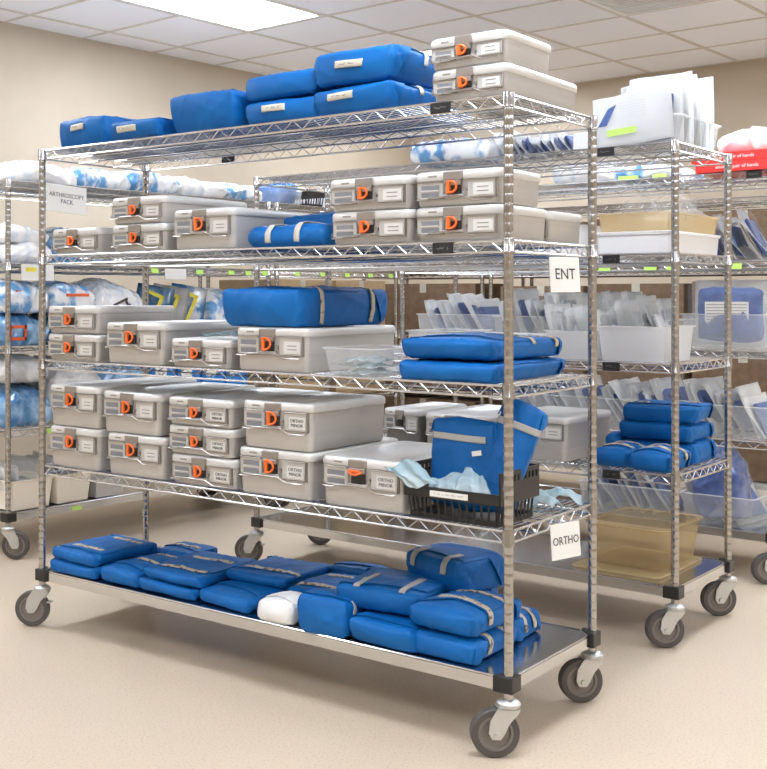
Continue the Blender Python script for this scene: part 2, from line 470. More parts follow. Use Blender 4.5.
_mesh = {}
def rack(idx, L, W, label, plates, casters=(), bottom_solid=True, name='wire_shelving_cart'):
    t = thing(name, label, 'shelving cart'); put(t, idx, 0, 0, 0)
    key = (L, W)
    if key not in _mesh:
        o = obj('wire_shelf', wire_shelf_bm(L, W), 'chrome'); autosmooth(o, 50); _mesh[key] = o.data; bpy.data.objects.remove(o)
    if 'post' not in _mesh:
        o = obj('post', post_bm(1.585), 'post'); autosmooth(o, 50); _mesh['post'] = o.data; bpy.data.objects.remove(o)
        o = obj('collar', collar_bm(), 'post'); autosmooth(o, 50); _mesh['collar'] = o.data; bpy.data.objects.remove(o)
    for u in (0, L):
        for v in (0, W):
            p = obj('post', _mesh['post'], None, t); p.location = (u, v, .149)
    for k, z in enumerate(ZS[1:]):
        s = obj('wire_shelf', _mesh[key], None, t); s.location = (0, 0, z)
        for u in (0, L):
            for v in (0, W):
                c = obj('collar', _mesh['collar'], None, s); c.location = (u, v, 0)
        for (pk, pu, pv) in plates:
            if pk == k + 1:
                bm = bmesh.new(); box(bm, -.031, .031, -.004, .001, -.034, -.004, .002)
                pl = obj('brand_plate', bm, 'black', s); pl.location = (pu, pv, 0)
                sc = obj('raised_script', scribble_bm(.036, .010, 300 + k), 'slot', pl); sc.location = (0, -.0042, -.019)
                if pv <= 0: pl.location.y = -.0045
                else: pl.location.y = pv + .0085; pl.rotation_euler.z = 0
    bm = bmesh.new()
    c = .035; e = .008
    outl = [(c, -e), (L - c, -e), (L + e, c), (L + e, W - c), (L - c, W + e), (c, W + e), (-e, W - c), (-e, c)]
    z1, z0 = ZS[0], ZS[0] - .034
    top = [bm.verts.new((x, y, z1)) for x, y in outl]; bot = [bm.verts.new((x, y, z0)) for x, y in outl]
    bm.faces.new(top); bm.faces.new(bot[::-1])
    for k in range(8): bm.faces.new((bot[k], bot[(k + 1) % 8], top[(k + 1) % 8], top[k]))
    bmesh.ops.bevel(bm, geom=[e_ for e_ in bm.edges if all(abs(v.co.z - z1) < 1e-5 for v in e_.verts)], offset=.003, segments=2, affect='EDGES')
    # rolled lip around the tray
    s = obj('solid_shelf', bm, 'steel', t)
    bm = bmesh.new()
    tube(bm, [(x * 1 + (L / 2 - x) * .006, y + (W / 2 - y) * .02, z1) for x, y in outl], .0028, 6, closed=True)
    r_ = autosmooth(obj('raised_rim', bm, 'steel', s))
    for u in (0, L):
        for v in (0, W):
            su = 1 if u == 0 else -1; sv = 1 if v == 0 else -1
            bm = bmesh.new()
            pts = [(-.019, -.019), (.036, -.019), (.036, -.006), (-.006, .036), (-.019, .036)]
            if su * sv < 0: pts = pts[::-1]
            a = [bm.verts.new((u + su * x, v + sv * y, z0 - .002)) for x, y in pts]; d = [bm.verts.new((u + su * x, v + sv * y, z1 + .006)) for x, y in pts]
            bm.faces.new(a[::-1]); bm.faces.new(d)
            for k in range(5): bm.faces.new((a[k], a[(k + 1) % 5], d[(k + 1) % 5], d[k]))
            bmesh.ops.bevel(bm, geom=list(bm.edges), offset=.002, segments=1, affect='EDGES')
            obj('corner_bracket', bm, 'black', s)
    for k, (u, v) in enumerate(((0, 0), (L, 0), (0, W), (L, W))):
        a = casters[k] if casters else 40
        cc = caster(t, u, v, a)
        if (idx, k) in ((1, 0), (2, 0)): brake_lever(cc)
    return t

def shelf_tag(parent, u, z, w=.045, h=.024, m='lime', v=-.006, tilt=0):
    bm = bmesh.new(); box(bm, -w / 2, w / 2, -.0008, .0008, -h, 0)
    o = obj('shelf_label', bm, m, parent); o.location = (u, v, z); o.rotation_euler = (R(-12), 0, R(tilt))
    o['label'] = {'lime': 'lime green adhesive label', 'yellow': 'yellow adhesive label', 'card': 'white card label'}[m]
    return o

cart1 = rack(1, 1.82, .548, 'loaded chrome wire cart in front carrying grey cases and blue packs',
             [(4, 1.625, 0), (3, 1.632, 0), (4, .42, .548)], casters=(32, 40, 30, 44))
cart2 = rack(2, 1.84, .54, 'chrome wire cart in the middle row with the amber tub on its bottom shelf',
             [(4, 1.60, 0), (3, 1.62, 0), (2, 1.62, 0), (1, 1.62, 0)], casters=(30, 40, 33, 42))
cart3 = rack(3, 1.82, .54, 'chrome wire cart in the back row with red boxes on top', [(4, 1.735, 0)], casters=(35, 42, 30, 35))
rack4 = rack(4, 1.82, .54, 'chrome wire rack along the left wall with bagged drapes and hanging signs', [], casters=(130, 90, 120, 90))
rack5 = rack(5, 1.19, .54, 'short chrome wire rack in the far left corner holding cardboard boxes', [], casters=(90, 90, 90, 90))

for u, z in ((.23, ZS[4] - .01), (.02 + .24, ZS[2] - .012), (.245, ZS[1] - .012), (.40, ZS[0] - .008), (.92, ZS[3] - .01), (1.25, ZS[3] - .012)):
    shelf_tag(rack4, u, z, .06 if z < .3 else .05)
for u in (1.50, 1.64, 1.78): shelf_tag(rack4, u, ZS[3] - .012)
for u in (.18, .42, .66, .90, 1.12): shelf_tag(rack5, u, ZS[3] - .012)
for u, z in ((1.09, ZS[3] - .012), (1.30, ZS[3] - .012), (1.40, ZS[3] - .012), (1.66, ZS[3] - .012)): shelf_tag(cart3, u, z, .055)
shelf_tag(cart3, 1.20, ZS[4] + .012, .09, .016); shelf_tag(cart3, 1.34, ZS[4] + .012, .06, .016)
shelf_tag(cart2, 1.80, ZS[4] + .018, .04, .012, v=.42)
shelf_tag(cart1, 1.845, .55, .01, .01) if False else None

# ------------------------------------------------------------------ sterilisation cases
def case(w, l_, h, lines, label, group=None, variant='', latch='orange'):
    """origin: bottom centre of the front face; front looks to -y"""
    t = thing('instrument_case', label, 'sterilisation case', group)
    cm = 'darkcase' if variant == 'dark' else 'case'
    bm = bmesh.new()
    loft(bm, w, l_, .030, [(0, .014), (.004, .009), (.012, .007), (h - .024, .004)], cy=l_ / 2)
    autosmooth(obj('body', bm, cm, t))
    bm = bmesh.new()
    loft(bm, w, l_, .032, [(h - .026, .001), (h - .024, -.001), (h - .010, -.001), (h - .003, .002), (h - .0005, .008), (h - .0005, .022), (h - .005, .028)], cy=l_ / 2)
    autosmooth(obj('lid', bm, 'lid', t), 50)
    k = w / .27
    zt = h - .030; ph = min(.052, h - .052)
    y = .003
    # vent panel with two slots
    bm = bmesh.new()
    x0, x1 = -.118 * k, -.040 * k
    box(bm, x0, x1, y - .004, y + .004, zt - ph, zt, .0015)
    vp = obj('vent_panel', bm, 'panel', t)
    for q in (0, 1):
        bm = bmesh.new(); zz = zt - .009 - q * ph * .46
        box(bm, x0 + .012, x1 - .010, y - .0052, y - .003, zz - ph * .30, zz)
        obj('vent_slot', bm, 'slot', vp)
        bm = bmesh.new(); box(bm, x0 + .012, x1 - .010, y - .008, y - .0045, zz - ph * .36, zz - ph * .29); obj('slot_lip', bm, 'lid', vp)
    for xa, xb, za in ((x0, x1, zt - ph), (.036 * k, .118 * k, zt - ph * 1.03)):
        bm = bmesh.new(); box(bm, xa - .003, xb + .003, y - .0015, y + .004, za - .003, zt + .002); obj('panel_gap_shade', bm, 'latch_plate', t)  # dark plate edge stands in for the shaded gap round each panel
    # latch
    bm = bmesh.new(); lx0, lx1 = -.036 * k, .022 * k
    box(bm, lx0, lx1, -.007, .004, zt + .002, h - .004, .002)
    box(bm, lx0 + .004, lx1 - .004, -.009, .004, zt - .012, zt + .002, .002)
    lp = obj('latch_plate', bm, 'latch_plate', t)
    bm = bmesh.new(); box(bm, lx0 + .010, lx1 - .006, -.006, .004, zt - ph * .80, zt - .004, .002)
    obj('latch_housing', bm, 'black' if latch else 'black', t)
    bm = bmesh.new(); box(bm, lx0 - .002, lx1 + .002, -.004, .004, zt - ph * .98, zt - ph * .82, .0015); obj('latch_base', bm, 'panel', t)
    if latch:
        bm = bmesh.new(); zc = zt - ph * .38; rr = ph * .40
        cx = lx0 + .026 * k
        if latch == 'up':
            box(bm, cx - .024, cx + .016, -.016, -.006, zc + .010, zc + .017, .002); tube(bm, [(cx - .022, -.012, zc + .012), (cx - .008, -.020, zc + .006), (cx + .010, -.022, zc + .006), (cx + .024, -.012, zc + .012)], .0035, 6)
        else:
            box(bm, cx - .013, cx - .002, -.013, -.004, zc - rr, zc + rr * .95, .0015)
            pts = [(cx - .004 + (rr * 1.25) * math.cos(a) * 1.0, -.012, zc + rr * .9 * math.sin(a)) for a in [R(d) for d in range(-90, 91, 20)]]
            tube(bm, pts, .0034, 6)
        obj('security_latch', bm, 'orange', t)['label'] = 'orange plastic latch ring'
    bm = bmesh.new(); lathe(bm, [(.005, -.004), (.005, .004)], 12, Matrix.Translation((lx1 + .008, -.002, zt - ph * .55)) @ Matrix.Rotation(PI / 2, 4, 'X')); obj('rivet', bm, 'handle', t)
    # label holder
    bm = bmesh.new(); rx0, rx1 = .036 * k, .118 * k
    box(bm, rx0, rx1, y - .005, y + .004, zt - ph * 1.03, zt, .0015)
    lh = obj('label_holder', bm, 'panel', t)
    bm = bmesh.new(); box(bm, rx0 + .018 * k, rx1 - .006, y - .0065, y - .004, zt - ph * .92, zt - ph * .22)
    cd = obj('label_card', bm, 'case_card', lh)
    cxx = (rx0 + .018 * k + rx1 - .006) / 2; czz = zt - ph * .57
    if lines:
        tx = obj('lettering', text_mesh(lines, .0135 * k * (ph / .052) ** .3), None, cd)
        if not tx.data.materials: tx.data.materials.append(M['ink'])
        tx.location = (cxx, y - .007, czz); tx.rotation_euler = (R(90), 0, 0)
    else:
        bm = bmesh.new()
        for q in (0, 1): box(bm, cxx - .017 * k, cxx + .017 * k, y - .0072, y - .0064, czz + .004 - q * .011, czz + .0065 - q * .011)
        obj('print_lines', bm, 'greyink', cd)
    # wire bail handle
    zb = zt - ph; yy = -.008
    pts = [(x0 - .002, yy + .004, zb + .010), (x0, yy, zb - .004), (x0 + .034 * k, yy - .002, zb - .005), (x0 + .044 * k, yy - .002, zb + .002), (lx0 + .002, yy, zb + .003), (lx1 + .002, yy, zb + .002), (rx0 + .004, yy - .002, zb - .004), (rx0 + .022 * k, yy - .004, zb - .011), (rx1 - .006, yy - .004, zb - .011), (rx1 + .003, yy, zb - .004), (rx1 + .003, yy + .002, zt - .002)]
    if h < .12: pts = [(a_, b_, max(c_, .008)) for a_, b_, c_ in pts]
    bm = bmesh.new(); tube(bm, pts, .0024, 6)
    autosmooth(obj('handle', bm, 'handle', t), 60)
    # hinge strip along the top of the panels, small raised mark on the lid
    for xa, xb in ((rx0, rx1 + .003), (x0, x1)):
        bm = bmesh.new(); box(bm, xa, xb, -.006, .002, zt - .001, zt + .003, .001); obj('hinge_strip', bm, 'handle', t)
    bm = bmesh.new(); box(bm, -.085 * k, -.058 * k, -.0015, .004, h - .017, h - .012); obj('lid_marking', bm, 'latch_plate', t)
    return t

FULL, LONG, HALF = .545, .46, .30
def C1(u0, u1, z, h, l_, label, lines=None, v=0.0, rot=0, latch='orange', rack=1, variant=''):
    w = (u1 - u0)
    t = case(w, l_, h, lines, label, latch=latch, variant=variant)
    return put(t, rack, (u0 + u1) / 2, v, z, rot)
Z1, Z2, Z3, Z4 = ZS[1], ZS[2], ZS[3], ZS[4]
OM = 'ORTHO\nMINOR'
# top level
C1(1.585, 1.815, Z4, .086, .47, 'longer grey instrument case on top shelf under the short case', v=.002)
C1(1.580, 1.815, Z4 + .087, .086, .295, 'short grey instrument case topmost of the front cart')
# second level
C1(.345, .600, Z3 + .095, .092, .46, 'low grey case stacked on another case left of the second shelf')
C1(.347, .602, Z3, .094, .46, 'low grey case underneath, second from left on the second shelf')
C1(.030, .285, Z3, .092, .40, 'low grey case behind the left post on the second shelf', v=.01)
C1(.632, .895, Z3, .132, .50, 'tall grey case beside the rolled blue packs on the second shelf')
C1(1.250, 1.525, Z3 + .096, .095, .48, 'upper grey case with orange latch right of the rolled blue packs', v=-.002)
C1(1.255, 1.528, Z3, .095, .48, 'lower grey case with orange latch right of the rolled blue packs')
C1(1.535, 1.800, Z3 + .096, .096, .26, 'short grey case on top of the pair behind the right post')
C1(1.535, 1.800, Z3, .095, .30, 'lower short case of the pair behind the right post', v=.0)
C1(1.535, 1.800, Z3, .093, .23, 'short pale case at the very back right of the second shelf', v=.312)
# third level
C1(.018, .285, Z2 + .098, .098, .42, 'long grey case on top of the left pair on the third shelf')
C1(.018, .284, Z2, .096, .33, 'small grey case at the bottom of the left pair on the third shelf')
C1(.318, .594, Z2, .142, .52, 'taller grey case second from left on the third shelf')
C1(.620, .875, Z2, .094, .48, 'low grey case third from left on the third shelf')
C1(.898, 1.178, Z2, .136, .52, 'wide grey case under the big tied blue pack')
# fourth level
C1(.030, .290, Z1 + .147, .148, .545, 'upper of two tall grey cases at left of fourth shelf')
C1(.030, .290, Z1, .146, .545, 'lower of two tall grey cases at left of fourth shelf')
C1(.303, .575, Z1 + .144, .142, .545, 'upper tall grey case second from left on fourth shelf')
C1(.325, .597, Z1, .143, .545, 'lower tall grey case second from left on fourth shelf')
C1(.608, .885, Z1 + .192, .092, .52, 'top case of the stack of three low cases', OM)
C1(.610, .888, Z1 + .098, .093, .52, 'middle case of the stack of three low cases', OM)
C1(.622, .903, Z1, .097, .52, 'bottom case of the stack of three low cases', OM)
C1(.922, 1.195, Z1 + .145, .146, .43, 'tall grey case labelled ortho minor on top of the central pair', OM)
C1(.908, 1.190, Z1, .144, .52, 'tall grey case labelled ortho minor below the central pair', OM)
C1(1.222, 1.505, Z1, .146, .46, 'tall grey case labelled ortho minor with raised orange latch beside the black basket', OM, latch='up')
# middle cart
C1(.635, .815, Z1, .15, .40, 'dark grey case with black latch on the cart behind', rack=2, v=.04, variant='dark', latch=None)
C1(.835, 1.110, Z1, .145, .50, 'pale case behind the blue pack on the middle cart', rack=2, v=.03, latch=None)
C1(1.165, 1.440, Z1, .165, .42, 'grey lidded case seen behind the tilted blue pack at the right post', rack=2, v=.03, latch=None)

# ------------------------------------------------------------------ blue wrapped packs
class Soft:
    """wrapped package surface evaluated from cube coordinates"""
    def __init__(s, w, l_, h, seed, puff=.10, r=None, wr=1.0, fold=True, taper=0):
        s.half = np.array([w / 2, l_ / 2, h / 2]); s.fold = fold
        s.r = r or (min(.013, h * .24) if fold else min(.035, h * .45, w * .3)); s.puff = puff * h; s.wr = wr; s.taper = taper
        rg = np.random.RandomState(seed); s.rg = rg
        s.k = rg.normal(0, 1, (9, 3)) * np.array([14, 10, 14]); s.ph = rg.uniform(0, 6.28, (9, 3)); s.am = rg.uniform(.4, 1, 9)
        s.k2 = rg.normal(0, 1, (6, 3)) * np.array([30, 20, 34]); s.ph2 = rg.uniform(0, 6.28, 6)
        s.skew = rg.uniform(-.006, .006, 4); s.cham = rg.uniform(.05, .14, 2); s.pk = rg.uniform(.2, 1, 4)
    def __call__(s, P, inflate=0.):
        P = np.asarray(P, float); a, b_, c = P[..., 0], P[..., 1], P[..., 2]
        q = P * s.half; lim = s.half - s.r; inner = np.clip(q, -lim, lim); d = q - inner
        nn_ = np.linalg.norm(d, axis=-1, keepdims=True); nn_[nn_ == 0] = 1; nrm = d / nn_
        p = inner + nrm * s.r
        wob = np.zeros(p.shape)
        for i in range(9):
            wob = wob + s.am[i] * np.sin((p @ s.k[i])[..., None] + s.ph[i]) * .0011
        rid = np.zeros(a.shape)
        for i in range(6):
            rid = rid + (1 - np.abs(np.sin(p @ s.k2[i] * .5 + s.ph2[i]))) ** 7 * .0026 * (.5 + .5 * np.sin(p @ s.k[i] * .6 + 1))
        out = s.wr * rid + inflate
        if s.fold:             # end faces belly out, sharp diagonal tucks at the side faces
            hl, hh = s.half[1], s.half[2]
            sd = np.abs(nrm[..., 0]) ** 2; zz = (1 - c) * hh; yy = (b_ + 1) * hl; y2 = (1 - b_) * hl
            for y_ in (yy, y2):
                out = out - sd * .0055 * np.exp(-np.abs(y_ - zz * .75 - .006) / .004) * (zz < 2 * hh * .8)
            fr = np.abs(nrm[..., 1]) ** 2
            out = out + fr * .010 * (1 - a ** 2) * (1 - c ** 2)
        p = p + s.wr * wob + nrm * out[..., None]
        up = (c + 1) / 2
        p[..., 2] += s.puff * (1 - a ** 2) * (1 - b_ ** 2 * .8) * up
        p[..., 2] -= s.taper * s.half[2] * 2 * (a + 1) / 2 * up
        if s.fold:             # peaks at the folded corners, narrower foot
            e = (np.abs(a) * np.abs(b_)) ** 6 * up
            p[..., 2] += e * .004 * np.where(a * b_ > 0, s.pk[0], s.pk[1])
            cc = (1 - up) ** 2
            p[..., 0] *= 1 - cc * np.where(a > 0, s.cham[0], s.cham[1])
            p[..., 1] *= 1 - cc * .04
        p[..., 0] += (1 - c ** 2) * .07 * s.half[2] * a + s.skew[0] * c + s.skew[2] * b_
        p[..., 1] += (1 - c ** 2) * .07 * s.half[2] * b_ + s.skew[1] * c
        p[..., 2] = np.maximum(p[..., 2], -s.half[2])
        p[..., 2] += s.half[2]
        return p

def spaced(half, r, cell):
    """parameters from -1 to 1, dense where the edge rounding lies"""
    e = r / half; k = 4; inner_n = max(3, int(round(2 * (half - r) / cell)))
    a = np.linspace(-1, -1 + e, k + 1)[:-1]; m_ = np.linspace(-1 + e, 1 - e, inner_n + 1); z = np.linspace(1 - e, 1, k + 1)[1:]
    return np.concatenate([a, m_, z])

def soft_mesh(S, cell=.0075):
    G = [spaced(S.half[i], S.r, cell) for i in range(3)]
    V = []; Fc = []; base = 0
    for ax in range(3):
        o1, o2 = [(1, 2), (0, 2), (0, 1)][ax]
        for sgn in (-1, 1):
            g1, g2 = np.meshgrid(G[o1], G[o2], indexing='ij')
            P = np.zeros(g1.shape + (3,)); P[..., ax] = sgn; P[..., o1] = g1; P[..., o2] = g2
            V.append(S(P).reshape(-1, 3))
            n1, n2 = g1.shape[0] - 1, g1.shape[1] - 1
            flip = (sgn > 0) != (ax == 1)
            idx = (np.arange(n1)[:, None] * (n2 + 1) + np.arange(n2)[None]).ravel() + base
            qd = np.stack([idx, idx + n2 + 1, idx + n2 + 2, idx + 1], 1)
            if not flip: qd = qd[:, ::-1]
            Fc.append(qd); base += g1.size
    me = bpy.data.meshes.new('pack'); VV = np.concatenate(V); FF = np.concatenate(Fc)
    me.from_pydata(VV.tolist(), [], FF.tolist())
    bm = bmesh.new(); bm.from_mesh(me); bmesh.ops.remove_doubles(bm, verts=bm.verts, dist=.0002); bm.to_mesh(me); bm.free()
    for p in me.polygons: p.use_smooth = True
    return me

def patch_bm(S, fn, n1, n2, lift0=.0028, lift1=.0028):
    """a folded-over layer of the wrap lying on the surface, its free edge standing off; fn(s, t) gives cube coordinates"""
    s_, t_ = np.meshgrid(np.linspace(0, 1, n1 + 1), np.linspace(0, 1, n2 + 1), indexing='ij')
    P = np.clip(np.stack(fn(s_, t_), -1), -1, 1); lf = lift0 + (lift1 - lift0) * t_
    top = S(P, lf); low = S(P, lf - .0018); bm = bmesh.new()
    T_ = [[bm.verts.new(top[i, j]) for j in range(n2 + 1)] for i in range(n1 + 1)]; L_ = [[bm.verts.new(low[i, j]) for j in range(n2 + 1)] for i in range(n1 + 1)]
    for i in range(n1):
        for j in range(n2):
            bm.faces.new((T_[i][j], T_[i + 1][j], T_[i + 1][j + 1], T_[i][j + 1])); bm.faces.new((L_[i][j], L_[i][j + 1], L_[i + 1][j + 1], L_[i + 1][j]))
    for i in range(n1):
        for j in (0, n2): bm.faces.new((T_[i][j], T_[i + 1][j], L_[i + 1][j], L_[i][j]))
    for j in range(n2):
        for i in (0, n1): bm.faces.new((T_[i][j], T_[i][j + 1], L_[i][j + 1], L_[i][j]))
    bmesh.ops.recalc_face_normals(bm, faces=bm.faces)
    return bm

def add_flaps(S, t, m, rg):
    one = np.ones_like
    hl, hw, hh = S.half[1], S.half[0], S.half[2]
    b0 = rg.uniform(-.80, -.45); sl = rg.uniform(-.3, .3); n = int(hw * 2 / .008); bow = rg.uniform(0, .12)
    def top(s_, q):
        a = -1 + 2 * s_; e0 = b0 + sl * a * .5 + bow * np.sin(s_ * PI)
        return a * .985, .97 + (e0 - .97) * q, one(s_)
    autosmooth(obj('fold_flap', patch_bm(S, top, n, int(hl * 2 / .009), .0015, .0046), m, t), 50)
    k0, k1 = rg.uniform(.25, .5), rg.uniform(.9, 1.5)
    for sx in (1, -1):                      # tucked ears on both sides, close to the ends
        for end in (-1, 1):
            def side(s_, q):
                c = .96 - 1.75 * s_
                wid = hh * 2 * (k1 - (k1 - k0) * s_) * .55 + .012
                return sx * one(s_), end * (1 - wid / hl * q), c
            autosmooth(obj('fold_flap', patch_bm(S, side, max(8, int(hh * 2 / .006)), 8, .002, .0085), m, t), 50)

def strip_mesh(S, path, wid, n=None):
    """path: cube-coordinate polyline on the surface; wid: (axis, half width in metres)"""
    pts = []
    for A, B in zip(path, path[1:]):
        A, B = np.array(A, float), np.array(B, float); k = max(2, int(np.linalg.norm((B - A) * S.half) / .005))
        for i in range(k): pts.append(A + (B - A) * i / k)
    pts.append(np.array(path[-1], float))
    P = np.array(pts); ax, hw = wid; dv = np.zeros(3); dv[ax] = hw / S.half[ax]
    m_ = 5; G = np.stack([np.clip(P + dv * t_, -1, 1) for t_ in np.linspace(-1, 1, m_)], 1)
    top = S(G, .0064); low = S(G, .0030)
    N = len(P); bm = bmesh.new()
    vt = [[bm.verts.new(top[i, j]) for j in range(m_)] for i in range(N)]; vl = [[bm.verts.new(low[i, j]) for j in range(m_)] for i in range(N)]
    for i in range(N - 1):
        for j in range(m_ - 1):
            bm.faces.new((vt[i][j], vt[i + 1][j], vt[i + 1][j + 1], vt[i][j + 1])); bm.faces.new((vl[i][j], vl[i][j + 1], vl[i + 1][j + 1], vl[i + 1][j]))
        bm.faces.new((vt[i][0], vl[i][0], vl[i + 1][0], vt[i + 1][0])); bm.faces.new((vt[i][-1], vt[i + 1][-1], vl[i + 1][-1], vl[i][-1]))
    for i in (0, -1):
        for j in range(m_ - 1):
            try: bm.faces.new((vt[i][j], vt[i][j + 1], vl[i][j + 1], vl[i][j]))
            except ValueError: pass
    bmesh.ops.recalc_face_normals(bm, faces=bm.faces)
    return bm

seed_n = [10]
def pack(w, l_, h, label, tapes=(), puff=.10, m='blue', wr=1.0, fold=True, taper=0, cat='wrapped pack', name='wrapped_pack', tm='tape', r=None, group=None, text=None):
    """origin: bottom centre; tapes: ('x', b, a0, a1) over the top across x with drops, ('front', z, a0, a1), ('y', a)"""
    seed_n[0] += 1; sd = seed_n[0]
    S = Soft(w, l_, h, sd, puff, r, wr, fold, taper)
    t = obj(name, soft_mesh(S), m); tag(t, label, cat, group)
    if fold: add_flaps(S, t, m, np.random.RandomState(sd + 500))
    for k in tapes:
        tmm = tm
        if k[0] == 'x':        # across the width, running over the top and down the sides as asked
            b0, lo, hi = k[1], k[2], k[3]
            path = []
            if lo < 0: path += [(-1, b0, 1 + lo * 2), (-1, b0, 1)]
            path += [(-1, b0, 1) if lo < 0 else (lo * 2 - 1, b0, 1), (1, b0, 1) if hi > 1 else (hi * 2 - 1, b0, 1)]
            if hi > 1: path += [(1, b0, 1 - (hi - 1) * 2)]
            path = [p for i, p in enumerate(path) if i == 0 or p != path[i - 1]]
            bm = strip_mesh(S, path, (1, .0095))
        elif k[0] == 'y':      # along the length over the top, dropping down the front by k[2]
            a0 = k[1]; path = [(a0, -1, 1 - 2 * k[2]), (a0, -1, 1), (a0, k[3], 1)]
            if len(k) > 4: path += [(a0, 1, 1), (a0, 1, 1 - 2 * k[4])]
            bm = strip_mesh(S, path, (0, .0095))
        elif k[0] == 'front':  # label strip on the front face
            c0, a0, a1 = k[1], k[2], k[3]
            bm = strip_mesh(S, [(a0, -1, c0), (a1, -1, c0 + (k[4] if len(k) > 4 else 0))], (2, .0105)); tmm = 'tape_plain'
        o = obj('indicator_tape' if k[0] != 'front' else 'label_strip', bm, tmm, t, smooth=True)
        if k[0] == 'front':
            P = np.array([[((k[2] + k[3]) / 2), -1, k[1]]]); p0 = S(P, .0078)[0]
            sc = obj('handwriting', scribble_bm((k[3] - k[2]) * w / 2 * .62, .009, sd), 'ink', o); sc.location = p0
    return t

def PK(u0, v0, z, w, l_, h, label, tapes=(), rot=0, rack=1, tilt=(0, 0), **k):
    t = pack(w, l_, h, label, tapes, **k)
    return put(t, rack, u0 + w / 2, v0 + l_ / 2, z, rot, tilt)

# top level packs
PK(.062, .03, Z4, .230, .40, .102, 'blue wrapped pack with white label, leftmost on the top shelf', [('front', .35, -.35, .25), ('x', .25, .9, 1.35)], tm='tape_plain')
PK(.355, .0, Z4, .215, .40, .062, 'small flat blue pack with label beside the leftmost pack', [('front', .1, -.62, .25)])
PK(.612, .02, Z4, .262, .40, .124, 'tall unlabelled blue pack in the middle of the top shelf')
PK(.930, .02, Z4, .262, .46, .070, 'lower blue pack with label left of the tallest stack on top shelf', [('front', .25, -.45, .2)])
PK(.925, .03, Z4 + .078, .266, .44, .074, 'unlabelled blue pack lying on another pack on the top shelf')
PK(1.200, .01, Z4, .262, .47, .078, 'labelled blue pack at the bottom right next to the top cases', [('front', .35, -.55, .1), ('x', -.3, .88, 1.25)], tm='tape_plain')
PK(1.197, .01, Z4 + .086, .268, .47, .096, 'labelled blue pack topmost on the highest shelf', [('front', .1, -.35, .35), ('x', -.3, .90, 1.4)], tm='tape_plain')
# second level
PK(.925, .02, Z3, .30, .16, .062, 'blue roll pack with two beige tapes in front on the second shelf', [('y', -.35, .75, .6), ('y', .35, .75, .6)], tm='tape_plain', fold=False)
PK(.945, .20, Z3, .285, .28, .105, 'dark folded blue pack behind the taped roll on second shelf', fold=True)
# third level
PK(.850, .0, Z2 + .1375, .295, .50, .114, 'big tied blue pack lying on the wide grey case', [('x', -.52, .80, 1.9), ('x', .62, .80, 1.9)], puff=.06)
PK(1.485, .00, Z2, .295, .45, .050, 'lower folded blue pack at the right end of the third shelf', [], puff=.1)
PK(1.50, .01, Z2 + .058, .275, .42, .052, 'upper folded blue pack with beige tapes at right end of third shelf', [('x', .1, .72, 1.2), ('x', .75, .72, 1.4)], puff=.2)

# ------------------------------------------------------------------ black basket and what stands in it (fourth level)
def slotted_basket(w, l_, hf, hs, label, m='black', name='slotted_basket', card=True, bar=.022):
    t = thing(name, label, 'basket')
    tp = .012
    bm = bmesh.new()
    box(bm, -w / 2 + tp, w / 2 - tp, tp, l_ - tp, 0, .004)                               # floor
    for y0, hh in ((0, hf), (l_, hs)):
        s = -1 if y0 == 0 else 1
        def yy(z): return y0 + (tp * (1 - z / hh)) * (1 if y0 == 0 else -1)
        rim = hh - .030
        for x in np.arange(-w / 2 + .010, w / 2 - .004, bar):
            tube(bm, [(x * .96, yy(0), .002), (x, yy(rim), rim)], .0032, 4)
        box(bm, -w / 2, w / 2, y0 - .003, y0 + .003, rim, hh, .001)
        box(bm, -w / 2 + tp, w / 2 - tp, y0 - .002 + (tp if y0 == 0 else -tp), y0 + .002 + (tp if y0 == 0 else -tp), 0, .014)
    for s in (-1, 1):
        x = s * w / 2
        for y in np.arange(.012, l_ - .004, bar):
            tube(bm, [(x - s * tp, y, .002), (x, y, hs - .03)], .0032, 4)
        box(bm, x - .003, x + .003, 0, l_, hf - .030, hs - .030 if hs > hf + .01 else hf, .001)
        if hs > hf + .01:
            box(bm, x - .003, x + .003, 0, l_, hs - .012, hs, .001)
            for y in np.arange(.006, l_, bar): box(bm, x - .003, x + .003, y - .006, y + .006, hs - .032, hs - .010)
        box(bm, x - s * tp - .002, x - s * tp + .002, tp, l_ - tp, 0, .014)
    obj('shell', bm, m, t)
    if card:
        bm = bmesh.new(); box(bm, -.062, .052, -.0055, -.0035, hf - .024, hf - .008)
        c = obj('label_strip', bm, 'card', t); c['label'] = 'white handwritten strip label'
        sc = obj('handwriting', scribble_bm(.09, .006, 5), 'greyink', c); sc.location = (-.005, -.0062, hf - .016)
    return t
t = slotted_basket(.285, .235, .088, .145, 'black slotted plastic basket holding upright blue packs on fourth shelf')
put(t, 1, 1.648, .01, Z1)
# upright packs: built lying, then stood up with the broad face to the front
t = pack(.185, .235, .040, 'upright blue pack with a band of tape standing in the black basket', [('x', .60, .04, .90)], puff=.12, tm='tape_grey', fold=True)
put(t, 1, 1.625, .155, Z1 + .140)
t.rotation_euler = (R(80), R(1), R(F[1][3] + 2))
o = bmesh.new(); box(o, -.014, .014, -.007, .007, 0, .001); o = obj('white_sticker', o, 'card', t); o.location = (.045, .030, .0530); o.rotation_euler.z = R(12)
t = pack(.118, .285, .050, 'tilted blue pack with a beige band leaning out of the black basket', [('x', .60, .0, 1.2)], puff=.12, tm='tape_grey')
put(t, 1, 1.738, .185, Z1 + .163, 0)
t.rotation_euler = (R(74), R(17), R(F[1][3] + 4))

